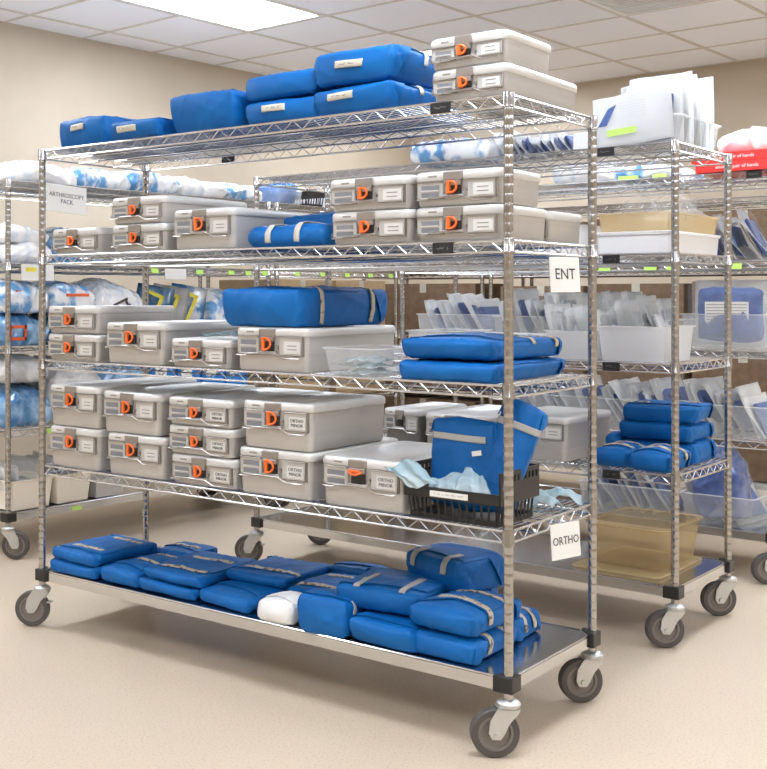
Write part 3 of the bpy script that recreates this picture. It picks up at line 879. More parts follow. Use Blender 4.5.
def cloth(name, w, l_, label, fn, m='paleblue', cat='face mask', pleats=3, group=None, seed=1):
    n1, n2 = 26, 34; bm = bmesh.new(); rg = np.random.RandomState(seed); ph = rg.uniform(0, 6, 6)
    g = []
    for i in range(n1 + 1):
        row = []
        for j in range(n2 + 1):
            a = i / n1; b_ = j / n2
            x, y, z = fn(a, b_)
            z += .0025 * math.sin(a * pleats * 2 * PI + ph[0]) + .003 * math.sin(7 * b_ + 5 * a + ph[1]) + .0015 * math.sin(19 * b_ - 11 * a + ph[2])
            row.append(bm.verts.new((x, y, z)))
        g.append(row)
    for i in range(n1):
        for j in range(n2): bm.faces.new((g[i][j], g[i + 1][j], g[i + 1][j + 1], g[i][j + 1]))
    geom = bmesh.ops.solidify(bm, geom=list(bm.faces), thickness=.0014)
    o = obj(name, bm, m, None, smooth=True)
    return tag(o, label, cat, group)

# masks: one drooping over the left rim, crumpled ones along the front of the basket, two on the shelf behind
def quad_cloth(label, corners, rack_=1, seed=1, v=.02, bulge=.005, m='paleblue'):
    """corners (u, v, z) tl, tr, br, bl in the frame of the rack"""
    O, U, V, a_ = F[rack_]; C4 = [Vector(c) for c in corners]; mid = sum(C4, Vector()) / 4
    def fn(a, b_):
        p = (C4[3] * (1 - a) + C4[2] * a) * (1 - b_) + (C4[0] * (1 - a) + C4[1] * a) * b_ - mid
        return p.x, p.y - bulge * math.sin(a * PI) * math.sin(b_ * PI) - .004 * math.sin(a * 5 * PI + seed), p.z + .005 * math.sin(a * 7 + seed) * b_
    o = cloth('face_mask', 1, 1, label, fn, seed=seed, m=m, pleats=1)
    return put(o, rack_, mid.x, mid.y, mid.z)
zr = Z1 + .088
quad_cloth('pale blue face mask drooping over the left rim of the black basket', [(1.452, -.012, zr + .048), (1.535, .02, zr + .066), (1.612, .012, zr + .008), (1.535, -.014, zr - .002)], seed=3)
quad_cloth('pale blue crumpled mask along the left inside front of the black basket', [(1.560, .05, zr + .018), (1.655, .055, zr + .040), (1.675, .020, zr - .004), (1.575, .018, zr - .002)], seed=9)
quad_cloth('pale blue peaked mask inside the black basket next to the front post', [(1.665, .055, zr + .058), (1.715, .06, zr + .040), (1.765, .020, zr - .004), (1.650, .018, zr - .002)], seed=12)
for k, (uu, vv, lab) in enumerate(((1.745, .36, 'pale blue mask lying on the shelf behind the black basket'), (1.765, .46, 'pale blue mask at the back right edge of the fourth shelf'))):
    t = cloth('face_mask', .1, .1, lab, lambda a, b_: ((a - .5) * .11, (b_ - .5) * .09, .022 * math.sin(a * PI) + .020 * math.sin(b_ * PI * 1.3) + .006), seed=18 + k)
    put(t, 1, uu, vv, Z1 + .004, 20 * k)
# ------------------------------------------------------------------ packs on the bottom level
B = ZS[0] + .003
def two(*b_, lo=.08, hi=.92): return [('x', q, lo, hi) for q in b_]
PK(.035, .005, B, .225, .31, .040, 'flat blue pack beneath another at the left corner of the bottom shelf')
PK(.040, .010, B + .044, .225, .32, .038, 'flat blue pack with long tape on top at the left corner of the bottom shelf', [('x', -.55, .18, .86), ('x', .55, .3, .95)], rot=-3)
PK(.245, .345, B, .16, .17, .055, 'small blue pack tucked behind the left corner pair on the bottom shelf', [('x', -.1, .1, .9)], rot=4)
PK(.285, .015, B, .175, .30, .048, 'blue pack with curved tape second from left on the bottom shelf', [('x', -.1, .35, 1.2), ('x', .65, .3, 1.2)], puff=.25)
PK(.475, .02, B, .235, .32, .034, 'blue pack at the bottom of the second pair on the bottom shelf')
PK(.470, .03, B + .040, .240, .34, .034, 'blue pack with taped edge on top of the second pair on the bottom shelf', [('x', -.6, .15, .95), ('x', .35, .2, .9)], rot=2)
PK(.735, .03, B, .21, .26, .040, 'low blue pack in the centre partly under a taped blue pack', rot=-6, puff=.2)
PK(.730, .17, B + .047, .235, .27, .036, 'blue pack with slanting tape in the centre of the bottom shelf', [('x', -.5, .12, 1.1)], rot=3)
PK(.985, .15, B, .185, .26, .070, 'blue pack with tape behind the small white bundle', [('x', -.55, .08, 1.2), ('x', .5, .2, .9)], rot=2)
PK(1.000, -.003, B, .125, .13, .062, 'small white wrapped bundle at the front edge of the bottom shelf', m='whitecloth', puff=.2)
PK(1.150, -.008, B, .160, .125, .105, 'upright blue pack closed with grey tape at the front centre', [('x', -.3, 1.0, 1.98)], tm='tape_grey', rot=4, puff=.05)
PK(1.330, .0, B, .205, .27, .066, 'blue pack lying under the wide pack near the front edge', [('x', -.1, .1, .9)], tm='tape_grey')
PK(1.190, .345, B, .20, .17, .085, 'blue pack with grey tapes in the back row left of the middle', [('y', -.4, .3, .3)], tm='tape_grey', rot=-3)
PK(.975, .43, B, .19, .10, .085, 'blue pack standing at the back edge behind the white bundle', [], tm='tape_grey')
PK(1.235, .055, B + .078, .265, .27, .066, 'wide blue pack with two short grey tapes lying across others', [('y', -.55, 0, .2), ('y', .55, 0, .2)], tm='tape_grey', rot=7, puff=.08)
PK(1.525, .02, B, .19, .25, .058, 'rope-taped blue pack at the bottom of the right hand pair', [('y', -.3, .4, .8), ('y', .45, .4, .8)][:0] + [('x', -.35, .5, 1.7), ('x', .4, .5, 1.7)], puff=.2)
PK(1.515, .03, B + .070, .195, .26, .058, 'rope-taped blue pack on top of the right hand pair', [('x', -.35, .2, 1.6), ('x', .4, .2, 1.6)], puff=.3, rot=-2)
PK(1.535, .285, B, .165, .18, .064, 'blue pack with two beige tapes nearest the bare end of bottom shelf', [('x', -.3, .2, 1.7), ('x', .4, .2, 1.7)], rot=0)
PK(1.43, .34, B, .10, .17, .100, 'blue pack supporting the big box shaped pack at the back', [])
PK(1.355, .275, B + .112, .215, .20, .098, 'large box shaped blue pack with two grey tapes highest on the bottom shelf', [('y', -.62, .35, -.3), ('y', .55, .35, -.3)], tm='tape_grey', rot=-12, puff=.05, r=.018)

# ------------------------------------------------------------------ bins
def bin_(w, l_, h, label, m='clearbin', name='storage_bin', cat='bin', tp=.014, rim=.008, th=.0022, parts=(), group=None, rimmat=None, r=.018):
    """open topped tapered bin, origin bottom centre of its front"""
    t = thing(name, label, cat, group)
    bm = bmesh.new()
    P = [(0.0, tp + .003), (.002, tp), (h - .004, .001), (h - .004, -rim), (h, -rim), (h, th * .6), (h * .5, tp / 2 + th), (th + .001, tp + th), (th, tp + th + .004)]
    # outer wall
    loft(bm, w, l_, r, P, cy=l_ / 2)
    bmesh.ops.recalc_face_normals(bm, faces=bm.faces)
    autosmooth(obj('shell', bm, m, t), 40)
    if m == 'clearbin': rimmat = 'whitebin'
    if rimmat:
        bm = bmesh.new(); loft(bm, w, l_, r, [(h, -rim), (h + .003, -rim - .002), (h + .003, .004), (h, .004)], cap0=False, cap1=False, cy=l_ / 2); obj('rim', bm, rimmat, t)
    return t

# clear bin with masks on the third level
t = bin_(.185, .27, .078, 'clear bin with handwritten label on the third shelf between case and blue packs')
sc = obj('handwriting', scribble_bm(.10, .011, 77), 'greyink', t); sc.location = (-.01, .004, .034); sc.rotation_euler.x = R(-6)
sc = obj('handwriting', scribble_bm(.07, .009, 78), 'greyink', t); sc.location = (0, .006, .018); sc.rotation_euler.x = R(-6)
put(t, 1, 1.315, .01, Z2, -3)
for k in range(3):
    o = cloth('face_mask', .1, .1, 'pale blue mask inside the labelled clear bin', lambda a, b_, k=k: ((a - .5) * .11, (b_ - .5) * .14, .014 * math.sin(a * PI) * math.sin(b_ * PI)), seed=40 + k, group='masks in the labelled clear bin')
    put(o, 1, 1.315, .13, Z2 + .006 + .017 * k, 12 * k - 8)
# extra masks in front row over the low case on third shelf
o = cloth('face_mask', .1, .1, 'pale blue mask on the low case left of the wide grey case', lambda a, b_: ((a - .5) * .16, (b_ - .5) * .12, .010 * math.sin(a * PI) + .004), seed=60)
put(o, 1, .80, .10, Z2 + .098, 10)

# ------------------------------------------------------------------ pouches
def sheet_bm(w, h, bow, th, seed, n1=10, n2=14, amp=.004, chevron=0):
    rg = np.random.RandomState(seed); bm = bmesh.new(); g = []
    p1 = rg.uniform(0, 6, 4)
    for i in range(n1 + 1):
        row = []
        for j in range(n2 + 1):
            a = i / n1 - .5; b_ = j / n2
            y = bow * (1 - (2 * a) ** 2) * math.sin(b_ * PI) + amp * math.sin(9 * a + p1[0] + 4 * b_) + amp * 1.2 * math.sin(6 * b_ + p1[1]) * (b_) + amp * 1.5 * b_ ** 3 * math.sin(16 * a + p1[2])
            row.append(bm.verts.new((a * w, y, b_ * h + (chevron * (1 - abs(2 * a)) if j == n2 else 0))))
        g.append(row)
    for i in range(n1):
        for j in range(n2): bm.faces.new((g[i][j], g[i + 1][j], g[i + 1][j + 1], g[i][j + 1]))
    if th: bmesh.ops.solidify(bm, geom=list(bm.faces), thickness=th)
    return bm

_pouch = {}
def pouch_proto(w, h, cm, seed):
    key = (w, h, cm, seed)
    if key in _pouch: return _pouch[key]
    d = {}
    o = obj('paper_backing', sheet_bm(w, h, .004, .0012, seed), 'paper', smooth=True); d['paper_backing'] = o.data; bpy.data.objects.remove(o)
    if cm:
        S = Soft(w * .70, h * .66, .016, seed + 3, .3, .007, 1.0, False); o = obj('folded_contents', soft_mesh(S, .014), cm)
        o.data.transform(Matrix.Translation((0, -.003, h * .42)) @ Matrix.Rotation(PI / 2, 4, 'X')); d['folded_contents'] = o.data; bpy.data.objects.remove(o)
        o = obj('clear_film', sheet_bm(w * .96, h * .95, -.012, 0, seed + 7, amp=.003), 'film', smooth=True)
        o.data.transform(Matrix.Translation((0, -.020, .003))); d['clear_film'] = o.data; bpy.data.objects.remove(o)
    _pouch[key] = d
    return d
def pouch(w, h, cm, seed, label, group, name='peel_pouch'):
    t = thing(name, label, 'sterile pouch', group)
    for k, me in pouch_proto(w, h, cm, seed).items():
        o = bpy.data.objects.new(k, me); COL.objects.link(o); o.parent = t
        if k == 'folded_contents' : o['label'] = {'navy': 'navy blue folded cloth', 'greycloth': 'grey folded cloth', 'blue': 'bright blue folded cloth'}[cm]
    return t

rp = random.Random(4)
def fill(rack_, u0, u1, v0, v1, z, n, w, h, cms, label, group, lean=(-24, 6), face='u', jit=11, wfit=True):
    """file pouches in a bin: face 'u' - sheets look to the right end, 'v' - to the front"""
    for k in range(n):
        q = (k + .5) / n
        cm = cms[k % len(cms)]; hh = h * rp.uniform(.84, 1.12)
        t = pouch(w, h, cm, k % 3, label, group)
        t.scale = (1, 1, hh / h)
        ln = lean[0] + rp.uniform(-1, 1) * lean[1]
        O, U, V, a = F[rack_]
        if face == 'u':
            # local -y (film side) looks to +u ; rotate by +90 about z
            t.location = O + U * (u0 + .02 + (u1 - u0 - .03) * q) + V * ((v0 + v1) / 2) + Vector((0, 0, z + .004))
            t.rotation_euler = (R(ln), 0, R(a + 90 + rp.uniform(-jit, jit)))
        else:
            t.location = O + U * ((u0 + u1) / 2) + V * (v0 + .02 + (v1 - v0 - .03) * q) + Vector((0, 0, z + .004))
            t.rotation_euler = (R(ln), R(rp.uniform(-4, 4)), R(a + rp.uniform(-jit, jit)))

def BIN(rack_, u0, u1, v0, l_, z, h, label, **k):
    t = bin_(u1 - u0, l_, h, label, **k); return put(t, rack_, (u0 + u1) / 2, v0, z)

# middle cart ---- top level
BIN(2, 1.60, 1.825, .06, .44, Z4, .10, 'clear bin of standing white pouches at right end of the middle cart top')
fill(2, 1.60, 1.825, .08, .46, Z4, 8, .24, .25, ['navy', None, 'navy'], 'white and navy peel pouch standing in the bin on the middle cart top', 'pouches on top of the middle cart', lean=(6, 10), face='v')
t = thing('white_bag', 'large white bag with blue printed corner propped before the pouch bin on top', 'sterile pouch')
obj('bag_body', sheet_bm(.27, .185, -.022, .006, 71, amp=.004), 'paper', t, smooth=True)
def on_bag(pts, m, nm, y=-.0245):
    bm = bmesh.new(); a_ = [bm.verts.new((x, y, z)) for x, z in pts]; c_ = [bm.verts.new((x, y - .0008, z)) for x, z in pts]
    bm.faces.new(a_); bm.faces.new(c_[::-1])
    for k in range(len(pts)): bm.faces.new((a_[k], c_[k], c_[(k + 1) % len(pts)], a_[(k + 1) % len(pts)]))
    bmesh.ops.recalc_face_normals(bm, faces=bm.faces); return obj(nm, bm, m, t)
on_bag([(-.115, .075), (-.085, .075), (-.045, .145), (-.075, .135)], 'navy', 'blue_print')['label'] = 'blue printed corner'
for q in range(7): on_bag([(-.035, .085 + q * .010), (.055, .085 + q * .010), (.055, .087 + q * .010), (-.035, .087 + q * .010)], 'card', 'print_line', -.0255)
on_bag([(-.085, .035), (.015, .035), (.015, .058), (-.085, .058)], 'lime', 'paper_label', -.0250)['label'] = 'lime green label'
put(t, 2, 1.69, .030, Z4 + .006, 6, (-4, -6))
PK(.765, .03, Z4, .34, .34, .080, 'long pale blue plastic bagged bundle on top of the middle cart', rack=2, m='bag_blue', fold=False, wr=2.5, cat='bagged drape', name='bagged_drape')
fill(2, 1.13, 1.45, .03, .36, Z4, 9, .26, .095, ['navy'], 'navy pouch in the low row on top of the middle cart behind the cases', 'low navy pouches on top of the middle cart', lean=(-28, 8))
t = bmesh.new(); box(t, -.05, .05, 0, .30, 0, .062, .004); put(tag(obj('white_carton', t, 'whiteplastic'), 'small white carton on middle cart top left of the white pouches', 'box'), 2, 1.517, .02, Z4)
# level two : amber tray over white tray
t = BIN(2, 1.555, 1.822, .01, .50, Z3, .070, 'opaque white tray on the second shelf of the middle cart', m='whiteplastic', tp=.006, rim=.005, name='storage_tray', cat='tray')
bm = bmesh.new(); box(bm, -.134, .134, -.005, .505, 0, .006, .002)
put(tag(obj('tray_lid', bm, 'whiteplastic'), 'flat white lid closing the opaque white tray', 'lid'), 2, 1.6885, .01, Z3 + .071)
BIN(2, 1.56, 1.818, .015, .49, Z3 + .078, .062, 'shallow amber translucent tray on top of the white tray', m='amber_rim', tp=.008, name='storage_tray', cat='tray', rimmat='amber_rim')
for uu, lab, mm in ((1.64, 'clear plastic bag crumpled in the amber tray at left', 'film'), (1.74, 'clear plastic bag crumpled in the amber tray at right', 'film')):
    PK(uu - .055, .12, Z3 + .086, .11, .22, .08, lab, rack=2, m=mm, fold=False, wr=4, cat='plastic bag', name='plastic_bag', puff=.5)
BIN(2, 1.18, 1.50, .03, .46, Z3, .11, 'milky bin on the second shelf of the middle cart seen behind the short cases', m='whitebin')
# level three
BIN(2, 1.562, 1.812, .005, .27, Z2, .125, 'milky white bin full of white pouches on the middle cart third shelf', m='whitebin')
fill(2, 1.575, 1.80, .03, .25, Z2, 9, .17, .21, [None, None, 'greycloth'], 'white paper pouch fanned in the milky bin on the middle cart', 'white pouches in the milky bin', lean=(-20, 12))
BIN(2, 1.36, 1.552, .01, .27, Z2, .105, 'milky bin in front beside the post on the middle cart third shelf', m='whitebin')
t = slotted_basket(.34, .22, .085, .085, 'white slotted basket on the third shelf of the middle cart', 'whiteplastic', card=False, bar=.014); put(t, 2, 1.17, .03, Z2)
fill(2, 1.36, 1.55, .03, .26, Z2, 5, .17, .20, [None, 'greycloth'], 'white and grey pouch in the smaller milky bin of the middle cart', 'pouches in the smaller milky bin', lean=(-20, 8))
BIN(2, .76, .98, .03, .30, Z2, .09, 'clear bin on the middle cart just behind the labelled clear bin')
# level four : blue packs at the right end
PK(1.555, .27, Z1, .255, .22, .075, 'blue pack at the bottom of the rear stack on middle cart', rack=2)
PK(1.545, .25, Z1 + .082, .262, .24, .060, 'blue pack in the middle of the rear stack on middle cart', rack=2)
PK(1.548, .25, Z1 + .148, .262, .24, .062, 'blue pack with beige tapes topmost of the rear stack on middle cart', [('x', -.5, .15, .3), ('x', .3, .5, .9)], rack=2, rot=3)
PK(1.545, .035, Z1, .125, .19, .062, 'small blue pack with rope-like tape in front at left on middle cart', [('x', -.4, .1, .95), ('x', .4, .1, .95)], rack=2, rot=-6, puff=.3)
PK(1.680, .01, Z1, .135, .20, .060, 'small blue pack with curved tapes in front by the post on middle cart', [('x', -.4, .1, .95), ('x', .4, .1, 1.4)], rack=2, puff=.3)
PK(1.500, .245, Z1, .05, .22, .09, 'narrow blue pack leaning left of the stack on middle cart', rack=2, fold=False)
# bottom level : amber tub on amber lid
t = BIN(2, 1.47, 1.755, .13, .385, ZS[0] + .010, .150, 'amber translucent tub on the bottom shelf of the middle cart', m='amber', tp=.022, rim=.012, name='amber_tub', cat='tub', rimmat='amber_rim', r=.03)
bm = bmesh.new(); loft(bm, .33, .45, .03, [(0, .0), (.006, 0), (.006, .012), (.003, .016)], cy=.225); put(tag(autosmooth(obj('flat_amber_tray', bm, 'amber_rim')), 'flat amber translucent tray under the amber tub', 'tray'), 2, 1.60, .06, ZS[0] + .004)

# ------------------------------------------------------------------ back cart
BIN(3, .085, .50, .0, .42, Z2, .135, 'clear bin of blue and white pouches at left end of the back cart')
fill(3, .13, .50, .02, .40, Z2, 7, .30, .25, ['navy', 'navy', 'navy', 'greycloth'], 'white edged pouch with blue contents leaning in the left bin of the back cart', 'pouches in the left clear bin', lean=(-27, 7))
BIN(3, .52, .90, .0, .42, Z2, .13, 'clear bin of grey and white pouches behind the right front post')
fill(3, .56, .90, .02, .40, Z2, 7, .30, .25, ['greycloth', 'navy', None], 'white or grey pouch leaning in the bin seen behind the right front post', 'pouches in the middle clear bin', lean=(-20, 7))
BIN(3, .92, 1.36, .0, .42, Z2, .12, 'clear bin behind the white pouches of the middle cart')
fill(3, .96, 1.36, .02, .40, Z2, 6, .30, .24, [None, 'greycloth'], 'pale pouch in the back cart bin behind the milky bin', 'pale pouches of the back cart', lean=(-18, 7))
BIN(3, 1.43, 1.785, .0, .42, Z2, .150, 'clear bin holding a bagged navy pack at the right of the back cart')
t = thing('bagged_pack', 'navy blue pack in a clear bag with white printed sheet, right edge of picture', 'bagged pack')
S = Soft(.27, .21, .05, 91, .2, .02, 1.5, True); o = obj('folded_contents', soft_mesh(S, .01), 'navy', t); o.rotation_euler = (R(82), 0, 0); o.location = (0, .05, .14)
bm = bmesh.new(); box(bm, -.095, .085, -.012, -.010, .07, .20); o = obj('printed_sheet', bm, 'card', t)
bm = bmesh.new()
for q in range(9): box(bm, -.088, -.012, -.0135, -.0125, .082 + q * .013, .085 + q * .013); box(bm, .010, .078, -.0135, -.0125, .082 + q * .013, .085 + q * .013)
obj('print_lines', bm, 'greyink', t)
o = obj('clear_bag', sheet_bm(.33, .27, -.02, 0, 5, amp=.006), 'film', t, smooth=True); o.location = (0, -.016, .005)
o = obj('bag_back', sheet_bm(.34, .29, .02, .001, 6, amp=.006), 'paper', t, smooth=True); o.location = (0, .085, .005)
put(t, 3, 1.615, .05, Z2 + .006)
# level two of the back cart : white bagged bundles
for k, (u0, w, h, mm, lab) in enumerate(((.62, .28, .12, 'bag_white', 'white bagged bundle on the back cart second shelf behind the short cases'), (.92, .26, .14, 'bag_white', 'white bagged bundle on the back cart second shelf left of the grey bag'), (1.20, .28, .20, 'bag_grey', 'crumpled grey plastic bag on the back cart second shelf'))):
    PK(u0, .04, Z3, w, .40, h, lab, rack=3, m=mm, fold=False, wr=4, cat='bagged drape', name='bagged_drape', puff=.3)
fill(3, 1.49, 1.80, .03, .42, Z3, 6, .32, .25, ['navy', None], 'large white pouch with navy contents leaning at the right of the back cart', 'large pouches on the back cart second shelf', lean=(-30, 8))
# top level of the back cart : red boxes
for k, (z, dv, lab) in enumerate(((0, 0, 'long flat red box with white lettering, lower of two on the back cart'), (.043, .008, 'long flat red box with white lettering, upper of two on the back cart'))):
    t = thing('red_box', lab, 'box')
    bm = bmesh.new(); box(bm, 0, .42, 0, .28, 0, .041, .0015); obj('carton', bm, 'red', t)
    s = text_mesh('Every combination pair of hands', .020) if False else None
    bm = bmesh.new()
    o = obj('lettering', text_mesh('another pair of hands', .020, align='LEFT'), None, t)
    if not o.data.materials: o.data.materials.append(M['card'])
    o.rotation_euler = (R(90), 0, 0); o.location = (.085, -.0012, .021)
    put(t, 3, 1.50 + (0 if k == 0 else -.02), -.02 + dv, Z4 + z)
PK(1.58, .03, Z4 + .088, .30, .24, .075, 'white bagged bundle lying on the red boxes', rack=3, m='bag_white', fold=False, wr=4, cat='bagged drape', name='bagged_drape', puff=.5)
PK(.80, .04, Z4, .28, .36, .085, 'white bagged bundle on the back cart top left of the red boxes', rack=3, m='bag_white', fold=False, wr=3, cat='bagged drape', name='bagged_drape', puff=.3)
PK(1.12, .04, Z4, .26, .36, .05, 'flat pale blue bagged bundle on the back cart top near the red boxes', rack=3, m='bag_blue', fold=False, wr=3, cat='bagged drape', name='bagged_drape', puff=.3)
# level four of the back cart
for u0, u1, lab, g in ((.56, 1.02, 'clear bin of navy pouches on the back cart fourth shelf, furthest left', 'left'), (1.04, 1.42, 'clear bin of navy pouches behind the blue stack of the middle cart', 'centre'), (1.45, 1.785, 'clear bin of navy pouches at right end of the back cart fourth shelf', 'right')):
    BIN(3, u0, u1, .0, .42, Z1, .14, lab)
    fill(3, u0 + .05, u1, .02, .40, Z1, 7, .32, .235, ['navy', 'navy', None] if g != 'right' else ['navy', None], 'navy pouch filed in the %s bin of the back cart fourth shelf' % g, 'navy pouches in the %s bin on the fourth shelf' % g, lean=(-26, 7))
# bottom level of the back cart
for u0, u1, lab, g in ((.96, 1.40, 'clear bin of navy pouches behind the amber tub', 'left'), (1.43, 1.735, 'clear bin with bagged navy bundles at right of the back cart bottom', 'right')):
    BIN(3, u0, u1, -.0, .42, ZS[0] + .004, .13, lab)
    fill(3, u0 + .04, u1 - .01, .02, .40, ZS[0] + .004, 6 if g == 'left' else 3, .32, .27, ['navy'], 'navy pouch in the %s bin of the back cart bottom shelf' % g, 'navy pouches in the %s bottom bin' % g, lean=(-30, 7))
t = PK(1.49, .02, ZS[0] + .03, .20, .15, .26, 'tall navy bagged bundle standing in the lower right clear bin', rack=3, m='bag_navy', fold=False, wr=3, cat='bagged drape', name='bagged_drape', puff=.3, tilt=(0, -8))

# ------------------------------------------------------------------ left wall rack
def BG(u0, v0, z, w, l_, h, mm, lab, rot=0, rack_=4, wr=3.5, **k):
    return PK(u0, v0, z, w, l_, h, lab, rack=rack_, m=mm, fold=False, wr=wr, cat='bagged drape', name='bagged_drape', puff=.35, rot=rot, **k)
BG(-.30, .0, Z4, .50, .46, .078, 'bag_white', 'long white bagged drape at left end of the left rack top') if False else None
tops = [(.02, .40, .074, 'bag_white', 'white bagged drape on the left rack top nearest the picture edge'), (.43, .36, .082, 'bag_blue', 'blue and white bagged drape on the left rack top above the arthroscopy sign'), (.80, .34, .085, 'bag_blue', 'blue and white bagged drape on left rack top behind the back post'), (1.15, .33, .080, 'bag_white', 'white bagged drape on the left rack top third from the picture edge'), (1.49, .31, .072, 'bag_blue', 'pale blue bagged drape at the far end of the left rack top')]
for u0, w, h, mm, lab in tops: BG(u0, .01, Z4, w, .47, h, mm, lab, rot=0)
BG(.02, .02, Z3, .26, .42, .085, 'bag_white', 'white bagged drape lying lowest at left of the left rack second shelf')
BG(.02, .03, Z3 + .093, .25, .40, .07, 'bag_white', 'white bagged drape piled on another on left rack second shelf')
BG(.31, .06, Z3, .34, .42, .125, 'bag_mid', 'darker blue bag behind the arthroscopy sign')
BG(.67, .03, Z3, .33, .42, .14, 'bag_blue', 'blue bag on the left rack second shelf right of the darker blue bag')
BG(1.02, .03, Z3, .33, .42, .13, 'bag_white', 'white bag on the left rack second shelf, mostly hidden by cases')
s3 = [(.02, .25, 0, .115, 'bag_mid', 'blue bagged drape below the one with the orange frame'), (.02, .25, .150, .115, 'bag_blue', 'blue bagged drape with orange frame at the left edge'), (.29, .27, 0, .115, 'bag_mid', 'blue bagged drape hidden behind the left post on third rack shelf'), (.29, .27, .150, .115, 'bag_blue', 'bagged drape with orange strip right of the left post'), (.58, .30, 0, .235, 'bag_white', 'crumpled clear bag with brown strips on the left rack third shelf')]
BG3 = []
for u0, w, dz, h, mm, lab in s3: BG3.append(BG(u0, .03, Z2 + dz, w, .42, h, mm, lab))
def ring_part(parent, w, h, bw, m, loc, rot, name, lab):
    bm = bmesh.new()
    for s in (-1, 1):
        box(bm, -w / 2, w / 2, -.001, .001, s * h / 2 - (bw if s > 0 else 0), s * h / 2 + (bw if s < 0 else 0))
        box(bm, s * w / 2 - (bw if s > 0 else 0), s * w / 2 + (bw if s < 0 else 0), -.001, .001, -h / 2, h / 2)
    o = obj(name, bm, m, parent); o.location = loc; o.rotation_euler = rot; o['label'] = lab
    return o
ring_part(BG3[1], .17, .055, .012, 'orangefilm', (0, -.214, .07), (0, R(8), 0), 'printed_frame', 'orange printed frame')
ring_part(BG3[0], .10, .07, .014, 'orangefilm', (-.07, -.217, .06), (0, 0, 0), 'printed_frame', 'orange printed frame')
bm = bmesh.new(); box(bm, -.07, .07, -.002, .002, -.007, .007); o = obj('printed_strip', bm, 'orangefilm', BG3[3]); o.location = (.01, -.216, .085); o['label'] = 'orange printed strip'
for q, (xx, zz, rr) in enumerate(((0, .20, -20), (.02, .17, -20), (.05, .185, 60))):
    bm = bmesh.new(); box(bm, -.05 + .015 * (q == 2), .05 - .015 * (q == 2), -.002, .002, -.006, .006); o = obj('printed_strip', bm, 'brown', BG3[4]); o.location = (xx - .02, -.22, zz); o.rotation_euler = (0, R(rr), 0); o['label'] = 'brown printed strip'
# envelopes with yellow frames
for k, (uu, rot, lab) in enumerate(((.98, -14, 'blue envelope with yellow border leaning furthest left on the left rack'), (1.10, -12, 'blue envelope with yellow border, middle of three on the left rack'), (1.24, -10, 'blue envelope with yellow border, right of three on the left rack'))):
    t = thing('printed_envelope', lab, 'envelope')
    obj('envelope_body', sheet_bm(.20, .27, -.015, .004, 20 + k, amp=.003), ('bag_mid', 'bag_grey', 'bag_blue')[k], t, smooth=True)
    ring_part(t, .105, .18, .019, 'yellow', (-.02, -.030, .14), (0, R(14), 0), 'yellow_border', 'yellow printed border')
    put(t, 4, uu, .11, Z2 + .024, -46 + k * 4, (rot, 10))
BG(1.38, .03, Z2, .36, .42, .20, 'bag_blue', 'blue bag at the far end of the left rack third shelf')
# fourth level of the left rack
BG(.02, .03, Z1, .26, .42, .15, 'bag_mid', 'dark blue bag under the grey bag on left rack fourth shelf')
BG(.03, .05, Z1 + .205, .24, .38, .085, 'bag_grey', 'beige grey bag lying over the dark blue bag on left rack')
for k, (u0, w, h, mm, lab) in enumerate(((.30, .30, .23, 'bag_grey', 'grey white bag on left rack fourth shelf behind the left cases'), (.62, .28, .23, 'bag_mid', 'blue bag on left rack fourth shelf behind the cases'))):
    BG(u0, .03, Z1, w, .42, h, mm, lab)
for k in range(4):
    t = thing('printed_box', 'blue white printed box, %s from left in row glimpsed above low cases' % ('first', 'second', 'third', 'fourth')[k], 'box')
    bm = bmesh.new(); box(bm, -.085, .085, 0, .30, 0, .29, .002); obj('carton', bm, 'bluebox', t)
    bm = bmesh.new(); box(bm, -.060, .020, -.0015, -.0005, .18, .265); obj('white_panel', bm, 'card', t)
    put(t, 4, 1.02 + k * .19, .03, Z1)
# bottom level of the left rack
for k, (u0, u1, lab) in enumerate(((.02, .27, 'cream bin of white pouches at left end of the left rack bottom'), (.285, .51, 'cream bin of white pouches second on the left rack bottom'))):
    BIN(4, u0, u1, .0, .42, ZS[0] + .004, .14, lab, m='cream', tp=.018)
    fill(4, u0 + .02, u1, .03, .40, ZS[0] + .004, 6, .30, .20, [None], 'white paper pouch in the %s cream bin' % ('first', 'second')[k], 'white pouches in the %s cream bin' % ('first', 'second')[k], lean=(-24, 14), jit=14)
t = bmesh.new(); box(t, -.09, .09, 0, .35, 0, .09, .004); put(tag(obj('grey_carton', t, 'panel'), 'low grey box beside the cream bins on the left rack bottom', 'box'), 4, .63, .01, ZS[0] + .004)

